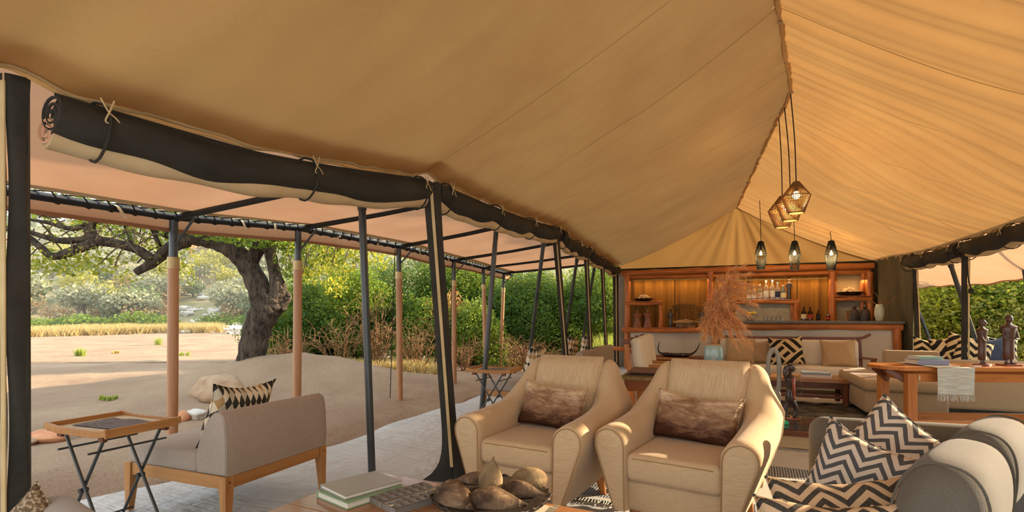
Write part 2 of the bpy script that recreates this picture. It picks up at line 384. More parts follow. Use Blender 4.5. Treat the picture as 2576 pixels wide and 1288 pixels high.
b = MB(); b.grid(lambda u, v: (XO(lerp(YA0, YA1, u))+.16+.035*v*0+.02*v, lerp(YA0, YA1, u), awn(u, 0)[2]-.004+.012*v*0+.0), 60, 2)
b = MB()
def edge_strip(u, v): p = awn(u, .015+.05*v); return (p[0], p[1], p[2]-.006)
b.grid(edge_strip, 90, 2); b.build('edge_band', m_cream, aw, smooth=180)
b = MB()
def val(u, v):
    Y = lerp(YA0, YA1, u); z = ZO(Y); return (XO(Y)-.05-.02*math.sin(v*2.5)+.008*math.sin(Y*7), Y, z+.02-.135*v-.01*math.sin(Y*1.9))
b.grid(val, 130, 6); vo = b.build('valance', m_fly, aw, smooth=180)
b = MB(); b.tube([(val(u, 1)[0], val(u, 1)[1], val(u, 1)[2]) for u in np.linspace(0, 1, 120)], .018, 6); b.build('valance_roll', m_fly, vo)
b = MB(); b.tube([(XO(y), y, ZO(y)) for y in np.linspace(YA0, YA1, 60)], .032, 10); tag(b.build('awning_beam', m_beam), 'black steel beam along the outer edge of the river side awning', 'beam')
r_ = random.Random(5)
y = .4; kk = 0
while y < 11.6:
    u = (y-YA0)/(YA1-YA0); p0 = Vector(awn(u, .012)); q = Vector((XO(y+.1), y+.1, ZO(y+.1)-.036)); p2 = Vector(awn(u+.017, .012)); rad = .0065
    mb = MB(); mid = (p0+q)/2+Vector((0, .02, -.02)); ou = Vector((XO(y+.06)-.036, y+.06, ZO(y)))
    mb.tube(bez([p0, mid, q, ou, Vector((XO(y+.1), y+.12, ZO(y)+.034)), p2], 14), rad, 4, False); mb.build('lacing_cord', m_cord, aw); kk += 1
    y += .145+.05*r_.random()
for k, y in enumerate([2.6, 3.65, 4.0, 4.9, 5.6, 6.6, 7.6, 8.8, 9.8]):
    p = Vector((XO(y)+.02, y, ZO(y)-.03)); mb = MB()
    def strap(u, v, p=p, k=k): return p+Vector((.06*u+.01*math.sin(u*5), .10*u*math.cos(k)+.03*v, .045-.085*u+.02*math.sin(u*6+k)))
    mb.grid(strap, 7, 2); mb.build('strap', m_cream, aw, smooth=180)
# rafters from posts to the tent
OUT = [((425, 521), (430, 1205), 3.1), ((779, 574), (763, 1092), 4.3), ((1010, 622), (1006, 1012), 6.11), ((1152, 655), (1143, 968), 8.02), ((1236, 680), (1222, 943), 9.75), ((1276, 690), (1259, 921), 11.4)]
PLAB = ['thick wooden awning post with steel sleeve nearest to the folding tray table', 'wooden awning post right of the leaning tree, behind the grey lounge chair',
        'wooden awning post in front of the dry twigs, with thin cord beside it', 'wooden awning post just right of the strapped black canvas post',
        'thin far wooden awning post, left one of the last pair', 'farthest thin wooden awning post, right one of the last pair']
for k, (tp_, bp_, Y) in enumerate(OUT):
    top = Vector((XO(Y), Y, ZO(Y)-.03)); bs = G(bp_[0], bp_[1], -.03)
    if k < 2: bs = Vector((top.x-.02, top.y, -.05))
    t = thing('awning_post', PLAB[k], 'post', (bs.x, bs.y, -.06), group='wooden awning posts')
    L = top-Vector((bs.x, bs.y, -.06)); b0 = L*.0; sl = 1-.53/L.z; cl = 1-.46/L.z
    sl = 1-.42/L.z; cl = sl+.1/L.z
    mb = MB(); mb.tube([L*0, L*.3, L*sl], [.042, .044, .043], 14); mb.build('wooden_shaft', m_polewood, t)
    mb = MB(); mb.tube([L*sl, L*cl], .048, 14); mb.build('brass_collar', m_brass, t)
    mb = MB(); mb.tube([L*cl, L*1.0], .034, 12); mb.build('steel_sleeve', m_steel2 if k < 2 else m_steel, t)
    mb = MB(); mb.tube([L*(cl+.04), L+Vector((.25, 0, .0))], .011, 8); mb.build('brace', m_steel, t)
    p0 = Vector((XO(Y), Y, ZO(Y)-.01)); x, z = eave(-1, Y); p1 = Vector((x+.02, Y-.02, z+.045))
    mb = MB(); mb.tube([p0, (p0+p1)/2-Vector((0, 0, .012)), p1], .027, 10); o = mb.build('awning_rafter', m_beam)
    tag(o, 'black steel rafter joining the tent eave to ' + PLAB[k].replace('thick ', '').replace('thin ', ''), 'rafter', 'awning rafters')
    o['label'] = ['rafter at far left end of the awning, meeting the post by the tray table', 'rafter meeting the post behind the grey lounge chair', 'rafter meeting the post in front of the dry twigs',
                  'rafter meeting the post right of the strapped black canvas post', 'rafter meeting the left post of the last pair', 'rafter meeting the farthest awning post'][k]
mb = MB(); mb.tube([(XO(6.1)+.03, 5.98, ZO(6.0)-.05), tuple(G(981, 1010, -.03))], .006, 5); tag(mb.build('guy_cord', m_cord), 'thin black cord hanging to the sand beside an awning post', 'cord')
mb = MB(); mb.tube([(XO(8)+.03, 7.9, ZO(8.0)-.05), tuple(G(1132, 975, -.03))], .006, 5); tag(mb.build('guy_cord', m_cord), 'thin black cord slanting behind the post right of the strapped canvas post', 'cord')

# bush-side awning
t = thing('awning', 'tan canvas awning flap sloping down on the bush side of the tent', 'awning')
def awr(u, v):
    Y = lerp(6.6, 13.0, u); Ye = min(Y, YB); x, z = eave(1, Ye); X = lerp(x+.05, 3.92, v); zz = lerp(z+.06, 1.74+.04*math.sin(Y*1.1), v)-.05*math.sin(math.pi*v)
    return (X, Y, zz+.01*math.sin(Y*7+v*3)*v)
b = MB(); b.grid(awr, 100, 16); b.build('awning_sheet', m_flyr, t, smooth=180)
b = MB(); b.tube([awr(u, 1) for u in np.linspace(0, 1, 60)], .014, 6); b.build('hem_roll', m_flyr, t)
for k, u in enumerate([.45, .64, .88]):
    p = Vector(awr(u, 1)); mb = MB(); mb.tube([p+Vector((0, 0, .02)), p+Vector((0, .02, -.03)), p+Vector((0, .035, -.01))], .006, 5); mb.build('tie_loop', m_cord, t)

# ------------------------------------------------------------ rolled-up canvas walls
def roll(side, ya, yb, label, seed, rad=.062, liner=True):
    r_ = random.Random(seed); t = thing('rolled_canvas_wall', label, 'canvas roll', (0, 0, 0), group='rolled canvas walls')
    ys = np.linspace(ya, yb, 44); N = len(ys); nb = max(2, int((yb-ya)/.85)); ph = r_.random()*6
    def cen(y, d=0):
        x, z = eave(side, y); f = (y-ya)/(yb-ya); s_ = abs(math.sin(f*math.pi*nb))
        return Vector((x-side*.03, y, z-.115-.028*s_-d)), s_
    pts = []; rad_ = []
    for y in ys:
        c, s_ = cen(y); pts.append(c+Vector((.008*math.sin(y*9+ph), 0, .006*math.sin(y*13+ph)))); rad_.append(rad*(1+.16*s_+.06*math.sin(y*11+ph)))
    mb = MB(); mb.tube(pts, rad_, 16); o = mb.build('dark_roll', m_dark, t)
    for e, yy in ((0, ya), (1, yb)):                                # spiral layers at the ends
        mb = MB(); c = pts[0 if e == 0 else -1]; sp_ = []
        for q in range(40):
            a = q/40*5*math.pi; rr = rad*(1.02-q/40*.85); sp_.append(c+Vector((rr*math.cos(a), -.006 if e == 0 else .006, rr*math.sin(a))))
        mb.tube(sp_, .006, 5); mb.build('rolled_edge', m_dark, o)
    mb = MB()
    def drop(u, v):
        y = lerp(ya, yb, u); x, z = eave(side, y); c, s_ = cen(y); p = Vector((x-side*.02, y, z-.03)); q = c+Vector((-side*rad*.55, 0, rad*.6))
        p = p.lerp(q, v); p.x += side*.02*math.sin(v*3.1)*(.5+.5*math.sin(y*6+ph)); return p
    mb.grid(drop, 60, 7); mb.build('hanging_strip', m_dark, t, smooth=180)
    if liner:
        pts2 = [cen(y)[0]+Vector((side*(.045+.01*math.sin(y*5+ph)), 0, -.055-.012*abs(math.sin(y*3.3+ph)))) for y in ys]
        mb = MB(); mb.tube(pts2, [.058*(1+.14*math.sin(y*4.2+ph)*math.sin(y*9.7)) for y in ys], 14); lo_ = mb.build('cream_liner_roll', m_cream, t)
        mb = MB(); c = pts2[0]; mb.tube([c+Vector((.055*(1-q/34*.85)*math.cos(q/34*4*math.pi), -.006, .055*(1-q/34*.85)*math.sin(q/34*4*math.pi))) for q in range(34)], .006, 5); mb.build('rolled_edge', M('pink_canvas', '#c08a6b', '#d0a080', .9), lo_)
    for k in range(nb+1):
        y = lerp(ya+.12, yb-.1, k/nb); c, s_ = cen(y); mb = MB()
        cc = c+Vector((0, 0, -.02)); R_ = rad+.032
        mb.tube([cc+Vector((R_*math.cos(a)*(.9), .008*math.sin(2*a), R_*math.sin(a)*1.15)) for a in np.linspace(0, 2*math.pi, 17)], .006, 5, False); mb.build('tie_band', m_dark, t)
        mb = MB(); kx = -side*(rad+.012); b0 = c+Vector((kx, 0, .05))
        mb.tube(bez([b0+Vector((0, -.03, .045)), b0, b0+Vector((0, .03, -.02)), b0+Vector((0, .055, -.05))], 12), .0035, 5)
        mb.tube(bez([b0+Vector((0, .02, .05)), b0+Vector((-side*.006, 0, 0)), b0+Vector((0, -.012, -.04)), b0+Vector((0, .01, -.045))], 12), .0035, 5); mb.build('tie_knot', m_tape, t)
    return t
roll(-1, 1.20, 3.3, 'long dark rolled canvas wall hanging along the nearest river side eave', 1, .072)
roll(-1, 3.42, 6.62, 'dark rolled canvas wall on the river side behind the strapped post', 2, .075)
roll(-1, 6.82, 8.68, 'short dark rolled canvas wall above the far lounge chairs', 3, .078)
roll(-1, 8.82, 12.0, 'farthest dark rolled canvas wall running to the bar corner', 4, .08)
roll(1, 4.9, 8.14, 'dark rolled canvas wall at the right edge on the bush side', 5, .085)
roll(1, -.6, 4.75, 'dark rolled canvas wall on the bush side, outside the right edge', 7, .085)
roll(1, 8.26, 10.3, 'dark rolled canvas wall on the bush side ending at the bar', 6, .085)

# ------------------------------------------------------------ poles and strapped canvas posts
def pole(top, bot, label, r=.026):
    top = Vector(top); bot = Vector(bot); t = thing('tent_pole', label, 'pole', (bot.x, bot.y, bot.z), group='black tent poles'); L = top-bot
    mb = MB(); mb.tube([Vector((0, 0, 0)), L], r, 12); mb.build('shaft', m_steel, t)
    mb = MB(); mb.tube([L*.93, L*.96], r*1.22, 12); mb.build('joint_ring', m_steel, t)
    mb = MB(); mb.tube([Vector((0, 0, 0)), L.normalized()*.03], r*1.25, 12); mb.build('foot_cap', m_steel, t); return t
def under(side, y, d=.17): x, z = eave(side, y); return Vector((x, y, z-d))
pb = G(936, 1197); pt = W(909, 478, depth(pb)); pole(pt, pb, 'black tent pole standing between the grey lounge chair and the coffee table', .028)
pb = AX(1209, 1063, -2.45); pb.z = 0; pt = W(1251, 545, depth(pb)+.05); pole(pt, pb, 'black tent pole beside the far folding tray table', .028)
for (tp_, Yt, bx, by, lab) in [((1382, 590), 6.45, -2.62, 7.15, 'black tent pole leaning outward behind the left armchair'), ((1447, 625), 8.4, -2.7, 9.2, 'black tent pole leaning outward among the far lounge chairs'), ((1492, 645), 9.9, -2.85, 11.2, 'thin farthest outward leaning black tent pole')]:
    pole(under(-1, Yt, .12)+Vector((-.08, 0, 0)), (bx, by, 0), lab, .027)
def flap_post(side, top, bot, wd, label, flare=True):
    top = Vector(top); bot = Vector(bot); t = thing('strapped_canvas_post', label, 'tent post', tuple(bot), group='dark canvas wrapped posts'); L = top-bot
    face = RV*(1 if side < 0 else 1)
    mb = MB(); mb.tube([Vector((0, 0, 0))+FV*.03, L+FV*.03], .024, 10); mb.build('pole', m_steel, t)
    for s_ in (-1, 1):
        mb = MB()
        def strip(u, v, s_=s_):
            f = 1+(3.0*math.exp(-(u*L.z)/.09) if flare else 0)+(.25*math.exp(-((1-u)*L.z)/.3)); a = lerp(.06, 1, v)
            off = s_*wd*(a*f*.5)*(1 if s_ < 0 else .9); q = L*u+RV*off-FV*(.035*(1-a*a)+.008*math.sin(u*14+a*3)); q.z += .0; return q
        mb.grid(strip, 50, 8); mb.build('canvas_strip', m_dark, t, smooth=180)
    mb = MB(); mb.bar(L*.05-FV*.046, L*.985-FV*.046, wd*.19, .008, .002, 1, up=-FV); mb.build('cream_tape', m_tape, t)
    return t
x, z = eave(-1, 3.35)
flap_post(-1, W(1086, 462, 3.82), G(1141, 1208, 0), .115, 'dark canvas post with cream tape standing left of the left armchair')
for (Yt, Yb, wd, lab) in [(6.75, 7.35, .09, 'dark canvas post rising behind the back of the left armchair'), (8.75, 9.05, .08, 'dark canvas post right of the far lounge chairs'), (10.3, 10.65, .08, 'dark canvas post nearest the bar shelves')]:
    x, z = eave(-1, Yt); x2, _ = eave(-1, Yb); flap_post(-1, (x-.02, Yt, z-.06), (x2+.03, Yb, 0), wd, lab, False)
flap_post(-1, (-2.16, 12.05, 2.3), (-2.14, 12.05, 0), .13, 'dark canvas corner post at the left end of the bar', False)
flap_post(-1, W(36, 196, 1.98), W(40, 1470, 1.98)*1.0, .10, 'near dark canvas post with tan tape at the left edge', False)
flap_post(1, (2.95, 8.2, 2.12), (3.0, 8.35, 0), .10, 'dark canvas post behind the carved figures on the bush side', False)
flap_post(1, (2.96, 10.05, 2.2), (3.02, 10.0, 0), .09, 'dark canvas post at the right end of the bar counter', False)
pole(W(2388, 655, 7.6), W(2462, 880, 7.9), 'black pole leaning to the right behind the shorter carved figure', .03)
pole(W(2292, 735, 9.6), W(2352, 890, 9.4), 'short black pole leaning beside the end of the bar', .03)
pole(W(2566, 598, 6.6), W(2606, 860, 7.2), 'black pole at the right edge under the bush side awning', .03)
mb = MB(); mb.tube(bez([W(2432, 645, 6.45), W(2436, 700, 6.45), W(2443, 728, 6.45)], 8), .008, 5); mb.cbox(W(2443, 732, 6.43), (.05, .04, .06), .008); tag(mb.build('hanging_cable', m_cord), 'black cable with small box hanging on the bush side post', 'cable')

# the bush side posts go on towards the camera, out of frame
for y in (4.1, 5.3, 2.6): pole(under(1, y, .1), (2.97, y, 0), 'black tent pole on the bush side, outside the right edge', .035)
# ============================================================ PLANTS, ROCKS, HILL
def leafmat(name, c1, c2, tr=.45, tc=None):
    n = NT(name); ri = n.n('ShaderNodeNewGeometry').outputs['Random Per Island']
    col = n.mix(ri, hx(c1), hx(c2)); return n.fin(n.bsdf(col, .55, 0, .3), tr, n.mix(.35, col, hx(tc or '#c8c23a')))
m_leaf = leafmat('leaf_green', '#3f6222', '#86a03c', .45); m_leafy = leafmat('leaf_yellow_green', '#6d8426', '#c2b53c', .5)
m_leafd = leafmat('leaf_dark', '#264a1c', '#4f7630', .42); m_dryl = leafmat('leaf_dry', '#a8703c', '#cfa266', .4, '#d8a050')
m_olive = leafmat('leaf_olive', '#7c7f3c', '#b4ab58', .55); m_pale = leafmat('leaf_pale_olive', '#83896a', '#a9a888', .3, '#b4b08a')
m_hgreen = leafmat('leaf_far_green', '#5c6f48', '#84946a', .3, '#a8ac78'); m_hdry = leafmat('leaf_far_dry', '#b59a6c', '#c9ae86', .35, '#d0a870'); m_horange = leafmat('leaf_far_orange', '#b8854a', '#d6ab63', .4, '#d8a050')  # hill leaves made paler, distance haze put into their colours
n = NT('bark'); z_ = n.map((1, 1, .32)); f = n.vor(26, z_, 'F1'); g = n.noise(9, n.map((1, 1, .3)), 5)
colb = n.mix(n.step(f, .1, .6), hx('#1c1714'), hx('#443a31')); colb = n.mix(n.step(g, .45, .7), colb, hx('#5d5145'))
m_bark = n.fin(n.bsdf(colb, .9, 0, .15, n.bump(n.math('ADD', f, n.math('MULTIPLY', g, .5)), .9, .03)))
m_twig = M('dry_twig', '#8f6c48', '#6a4a30', .9, isl=.6); m_twigd = M('stem_wood', '#5b4a38', '#453727', .9)
m_grass = leafmat('dry_grass', '#b49a5c', '#d7c184', .35, '#e0c880'); m_ggrass = leafmat('green_grass', '#7f9440', '#a9b35a', .4)
m_rock = M('pale_rock', '#b9b2a6', '#dad4c8', .85, scale=3, bump=.6, bscale=14, bdist=.05, isl=.5); m_redrock = M('red_rock', '#b0714c', '#c58f68', .9, scale=6, bump=.5, bscale=20, bdist=.02)
m_sandrock = M('sandy_rock', '#93775c', '#ab8f70', .9, scale=6, bump=.5, bscale=20, bdist=.02)

def leaves(C, size, rg, up=.3, asp=.5):
    """C: Nx3 leaf positions -> rhombic leaf quads, random turn"""
    N = len(C); d = rg.normal(size=(N, 3)); d[:, 2] = d[:, 2]*.7-up; d /= np.linalg.norm(d, axis=1)[:, None]
    q = rg.normal(size=(N, 3)); s_ = np.cross(d, q); s_ /= np.linalg.norm(s_, axis=1)[:, None]; L = size*rg.uniform(.6, 1.3, (N, 1))
    nn = np.cross(d, s_)
    V = np.stack([C-d*L*.5, C+s_*L*asp*.5+nn*L*.08, C+d*L*.5, C-s_*L*asp*.5+nn*L*.08], 1).reshape(-1, 3)
    return V, np.arange(4*N).reshape(-1, 4)
def shell(c, r, N, rg, inner=.55):
    d = rg.normal(size=(N, 3)); d /= np.linalg.norm(d, axis=1)[:, None]; k = rg.uniform(inner**2, 1, (N, 1))**.5
    k *= 1+.18*np.sin(d[:, :1]*7+c[0]*3)*np.sin(d[:, 1:2]*6+c[1])+.12*np.sin(d[:, 2:3]*9)
    return np.asarray(c)+d*k*np.asarray(r)
def foliage(name, blobs, dens, size, mat, parent, seed, asp=.5, zmin=.02):
    rg = np.random.default_rng(seed); P = np.concatenate([shell(c, r, int(dens*(r[0]*r[1]+r[0]*r[2]+r[1]*r[2])/3), rg) for c, r in blobs])
    P = P[P[:, 2] > zmin]; V, F = leaves(P, size, rg, asp=asp); o = npmesh(name, V, F, mat, parent); o['kind'] = 'stuff'; return o
def stems(parent, n, h, spread, seed, mat, r0=.02, name='stem'):
    r_ = random.Random(seed); mb = MB()
    for k in range(n):
        a = r_.uniform(0, 6.28); p = Vector((.2*spread*math.cos(a*3), .2*spread*math.sin(a*3), 0)); q = Vector((spread*math.cos(a)*r_.random(), spread*math.sin(a)*r_.random(), h*r_.uniform(.6, 1)))
        m_ = (p+q)/2+Vector((r_.uniform(-.2, .2), r_.uniform(-.2, .2), .1*h)); mb.tube(bez([p, m_, q], 6), [r0, r0*.9, r0*.8, r0*.6, r0*.5, r0*.4, r0*.3][:len(bez([p, m_, q], 6))], 5)
    return mb.build(name, mat, parent)
def bush(name, label, cat, loc, h, wd, mat, seed, dens=900, size=.075, group=None, nb=9, mat2=None, rz=0):
    r_ = random.Random(seed); t = thing(name, label, cat, loc, rz, group); bl = []; bl2 = []
    for k in range(nb):
        a = r_.uniform(0, 6.28); rr = wd*.5*r_.uniform(.15, .75); zz = h*r_.uniform(.18, .78); q = wd*r_.uniform(.20, .33)
        (bl2 if (mat2 and k % 3 == 2) else bl).append(((rr*math.cos(a), rr*math.sin(a), zz), (q, q, min(q*.9, h-zz))))
    bl.append(((0, 0, h*.45), (wd*.42, wd*.42, h*.45)))
    foliage('foliage', bl, dens, size, mat, t, seed)
    if bl2: foliage('new_growth', bl2, dens*.8, size, mat2, t, seed+1)
    stems(t, 10, h*.85, wd*.4, seed, m_twigd); return t
HB = [  # px at base, depth, height, width, mat, mat2, label
 (700, 13.5, 1.5, 2.2, m_leafd, m_leaf, 'low dark bush growing just right of the leaning trunk'),
 (800, 15.0, 2.6, 3.0, m_leafd, m_leaf, 'dense green bush behind the post right of the tree'),
 (905, 13.8, 2.7, 2.6, m_leaf, m_leafd, 'tall green bush behind the dry twigs'),
 (1010, 14.6, 3.2, 3.0, m_leafd, m_leaf, 'tall dense bush left of the strapped canvas post'),
 (1090, 13.2, 1.9, 1.9, m_leaf, m_dryl, 'yellowing bush with brown leaves low behind the strapped post'),
 (1130, 15.5, 3.4, 3.0, m_leafd, m_leaf, 'dark bush rising behind the strapped canvas post'),
 (1190, 13.2, 1.7, 1.8, m_leaf, m_leafy, 'small sunlit yellow green bush near the far awning posts'),
 (1230, 15.5, 3.2, 3.0, m_leaf, m_leafd, 'leafy green bush between the far pair of awning posts'),
 (1330, 15.0, 2.9, 3.0, m_leafd, m_leaf, 'dark green bush behind the far lounge chair cushions'),
 (1410, 15.8, 3.0, 2.8, m_leaf, m_leafd, 'green bush between the outward leaning black poles'),
 (1500, 15.0, 3.3, 2.8, m_leafd, m_leaf, 'tall green bush beside the left end of the bar'),
 (1565, 17.5, 3.2, 2.8, m_leafd, m_leaf, 'green bush standing behind the bar corner post')]
for k, (px, D, h, wd, m1, m2, lab) in enumerate(HB):
    p = W(px, 900, D); bush('bush', lab, 'bush', (p.x, p.y, gz(p.x, p.y)), h, wd, m1, 40+k, 5200, .075, 'hedge of bushes behind the awning', 10, m2)
RB = [(2330, 11.5, 2.3, 2.6, m_leafy, m_leafy, 'sunlit olive bush just right of the bar end'), (2440, 11.0, 2.6, 2.9, m_olive, m_leaf, 'olive bush behind the two carved figures'),
      (2560, 10.8, 2.7, 2.9, m_leaf, m_leafy, 'green bush at the right edge beyond the tent'), (2390, 13.5, 2.9, 3.2, m_leaf, m_olive, 'larger green bush rising behind the olive bushes on the right')]  # yellow and olive leaf colours carry the sun glow of these bushes
for k, (px, D, h, wd, m1, m2, lab) in enumerate(RB):
    p = W(px, 900, D); bush('bush', lab, 'bush', (p.x, p.y, gz(p.x, p.y)), h, wd, m1, 70+k, 2300, .10, 'bushes on the right of the tent', 10, m2)
# the same hedge goes on beside the tent, out of frame to the right (its shade and gaps reach the tent)
src = [o for o in S.objects if o.name.startswith('bush') and o.parent is None][-2]
for k, (X, Y, sc) in enumerate([(8.4, 11.2, 1.25), (7.6, 4.7, 1.5), (8.0, 2.4, 1.6), (7.8, .2, 1.6)]):
    copy_tree(src, loc=(X, Y, -.05), rz=k*1.1, scale=(sc*.85, sc*.85, sc), label='bush in the hedge beside the tent, outside the right edge', group='hedge outside the right edge')

# dry twigs and pale grass at the hedge foot
def twigs(px, D, h, spread, n, label, seed, mat=m_twig):
    r_ = random.Random(seed); p = W(px, 900, D); t = thing('dry_shrub', label, 'shrub', (p.x, p.y, gz(p.x, p.y)), group='dry leafless shrubs'); mb = MB()
    for k in range(n):
        a = r_.uniform(0, 6.28); q = Vector((spread*math.cos(a)*r_.uniform(.2, 1), spread*math.sin(a)*r_.uniform(.2, 1), h*r_.uniform(.3, 1)))
        c = q*.5+Vector((r_.uniform(-.2, .2), r_.uniform(-.2, .2), .15*h)); P = bez([(q.x*.15, q.y*.15, 0), c, q], 6); mb.tube(P, [.011, .010, .009, .007, .006, .005, .004][:len(P)], 4)
        for j in range(5):
            b0 = P[2+j % 4]; e = b0+Vector((r_.uniform(-.3, .3), r_.uniform(-.3, .3), r_.uniform(-.08, .3))); mb.tube([b0, (b0+e)/2+Vector((0, 0, .04)), e], [.006, .005, .003], 4)
    mb.build('branches', mat, t); return t
for a in [(860, 11.8, 1.6, .9, 26, 'dry shrub of bare twigs right of the second awning post', 1), (950, 11.5, 1.9, .9, 34, 'tall dry shrub of tangled twigs behind the black pole', 2), (1050, 11.6, 1.2, .9, 30, 'dry brown shrub left of the strapped canvas post', 3),
          (720, 11.8, .9, .9, 26, 'dry brown twigs at the foot of the tree', 4), (1170, 11.9, .8, .7, 18, 'bent dry twigs by the far awning posts', 5), (1330, 12.3, .75, 1.2, 44, 'heap of pale dry branches behind the far lounge chairs', 6)]: twigs(*a)
def tufts(name, label, cat, pts, h, sp, mat, nblade, seed, kind=None, wdt=.01):
    rg = np.random.default_rng(seed); V = []
    for (x, y, z) in pts:
        a = rg.uniform(0, 6.28, nblade); b0 = np.stack([x+sp*.3*rg.normal(size=nblade), y+sp*.3*rg.normal(size=nblade), np.full(nblade, z)], 1)
        hh = h*rg.uniform(.5, 1.1, nblade); tip = b0+np.stack([np.cos(a)*sp*.7, np.sin(a)*sp*.7, hh], 1); mid = b0*.5+tip*.5; mid[:, 2] += .15*hh
        s_ = np.stack([-np.sin(a), np.cos(a), np.zeros(nblade)], 1)*wdt
        V.append(np.stack([b0-s_, b0+s_, mid+s_*.7, mid-s_*.7, mid-s_*.7, mid+s_*.7, tip+s_*.1, tip-s_*.1], 1).reshape(-1, 3))
    V = np.concatenate(V); F = np.arange(len(V)).reshape(-1, 4); o = npmesh(name, V, F, mat); tag(o, label, cat, kind=kind); return o
pts = []; r_ = random.Random(9)
for k in range(260):
    px = r_.choice([r_.uniform(830, 1130), r_.uniform(1280, 1560)]); p = W(px, 900, r_.uniform(10.9, 12.4)+(1.2 if px > 1280 else 0)); pts.append((p.x, p.y, gz(p.x, p.y)))
tufts('dry_grass_strip', 'pale dry grass along the foot of the hedge', 'grass', pts, .26, .16, m_grass, 26, 1, 'stuff')
pts = [tuple(W(r_.uniform(1490, 1550), 900, r_.uniform(12.5, 14))) for k in range(40)]; pts = [(a, b_, gz(a, b_)) for a, b_, c in pts]
tufts('tall_grass_clump', 'tall yellow green grass by the left end of the bar', 'grass', pts, .75, .3, m_ggrass, 30, 2, 'stuff')
pts = []
for k in range(700):
    q_ = r_.uniform(40, 560); p = W(q_, 900, lerp(41, 47, min(1, (q_-40)/360))+r_.uniform(0, 5)**1.0); pts.append((p.x, p.y, gz(p.x, p.y)))
tufts('bank_grass', 'band of pale dry grass along the far river bank', 'grass', pts, .75, .7, m_grass, 24, 3, 'stuff', .03)
for k, (px, py, h, m_, lab) in enumerate([(203, 905, .30, m_ggrass, 'green grass tuft on the sunlit riverbed by the left post'), (398, 862, .45, m_ggrass, 'small round green tuft far out on the riverbed'), (461, 902, .16, m_ggrass, 'small green sprout on the sand right of the nearest awning post'), (290, 888, .14, m_grass, 'dry brown tuft in the middle of the riverbed'), (160, 1085, .08, m_ggrass, 'small green weeds beside the red stone'), (280, 1015, .07, m_ggrass, 'low green weeds on the shaded sand behind the tray table')]):
    p = G(px, py, -.05 if py > 950 else -.35); q = [(p.x+r_.uniform(-.12, .12), p.y+r_.uniform(-.12, .12), gz(p.x, p.y)) for _ in range(6)]
    tufts('grass_tuft', lab, 'grass', q, h, h*.5, m_, 26, 30+k)
# stones
def stone(px, py, d, mat, label, seed, z=0.0, name='stone'):
    p = G(px, py, z); mb = MB(); mb.blob((0, 0, d[2]*.32), d, seed, .25, 3); o = mb.build(name, mat, loc=(p.x, p.y, gz(p.x, p.y))); return tag(o, label, 'stone')
stone(117, 1098, (.42, .30, .16), m_redrock, 'reddish stone lying on the sand behind the tray table', 1)
stone(60, 1110, (.25, .2, .08), m_sandrock, 'flat grey stone beside the red stone at the left', 2)
stone(228, 1085, (.24, .16, .10), m_redrock, 'small brown stone under the tray table top', 3)
stone(462, 1052, (.16, .14, .15), m_redrock, 'small reddish stone just right of the nearest awning post', 4)
stone(492, 1050, (.26, .16, .14), m_rock, 'pale grey stone beside the patterned cushion', 5)
stone(560, 985, (.95, .5, .38), m_sandrock, 'large flat sandy boulder half buried in the mound by the tree', 6, .15, 'boulder')
# white boulders on the far bank
protos = []
for k in range(5):
    mb = MB(); mb.blob((0, 0, .3), (1.1, .9, .8), 20+k, .3, 2, 2); m_ = mb.mesh('boulder'); m_.materials.append(m_rock); protos.append(m_)
r_ = random.Random(12)
for k in range(130):
    px = r_.choice([r_.gauss(500, 60), r_.gauss(620, 60), r_.gauss(560, 70)]) if k < 110 else r_.uniform(560, 900); D = r_.uniform(46, 62) if k < 95 else r_.uniform(62, 110)
    p = W(px, 800, D); o = link('boulder', protos[k % 5], loc=(p.x, p.y, gz(p.x, p.y)-.1), rot=(0, 0, r_.uniform(0, 6))); s_ = r_.uniform(.4, 1.2)*(1 if D < 62 else 1.2); o.scale = (s_, s_, s_*.9)
    tag(o, 'white boulder among the rocks at the foot of the far hill', 'boulder', 'white boulders on the far river bank')
# hillside trees and shrubs
def crown(name, seed, mat, w_, h_, tall, dens, size, trunkc):
    t = thing(name, 'x', 'tree'); r_ = random.Random(seed); bl = []
    for k in range(7):
        a = r_.uniform(0, 6.28); bl.append(((w_*.32*math.cos(a), w_*.32*math.sin(a), tall+h_*r_.uniform(.25, .7)), (w_*.25, w_*.25, h_*.26)))
    bl.append(((0, 0, tall+h_*.45), (w_*.4, w_*.4, h_*.42))); foliage('crown', bl, dens, size, mat, t, seed, .7)
    mb = MB(); mb.tube(bez([(0, 0, -.3), (.1, 0, tall*.6), (0, .1, tall+h_*.3)], 6), .12+.02*tall, 6)
    for j in range(5): a = j*1.3; mb.tube([(0, 0, tall*.8), (w_*.3*math.cos(a), w_*.3*math.sin(a), tall+h_*.55)], [.07, .03], 5)
    mb.build('trunk', trunkc, t); return t
m_pbark = M('pale_bark', '#8c8272', '#a79c8a', .9)
HT = [(crown('hill_tree', 1, m_hgreen, 4.2, 3.2, .6, 60, .42, m_twigd), 'rounded green tree on the far hillside'), (crown('hill_tree', 2, m_pale, 4.6, 3.4, 1.4, 50, .42, m_pbark), 'pale grey green tree on the far hillside'),
      (crown('hill_shrub', 3, m_hdry, 3.4, 2.4, .2, 44, .36, m_pbark), 'dry beige leafless shrub on the far hillside'), (crown('hill_tree', 4, m_leaf, 5.2, 2.4, .1, 70, .38, m_twigd), 'low dark green thicket at the foot of the far hill'),
      (crown('hill_shrub', 5, m_horange, 3.2, 2.2, .3, 50, .36, m_pbark), 'orange tinged dry shrub on the far hillside'), (crown('hill_tree', 6, m_olive, 4.4, 3.6, 1.2, 55, .4, m_pbark), 'yellow green tree on the far hillside')]
first = [True]*6; r_ = random.Random(21); placed = 0
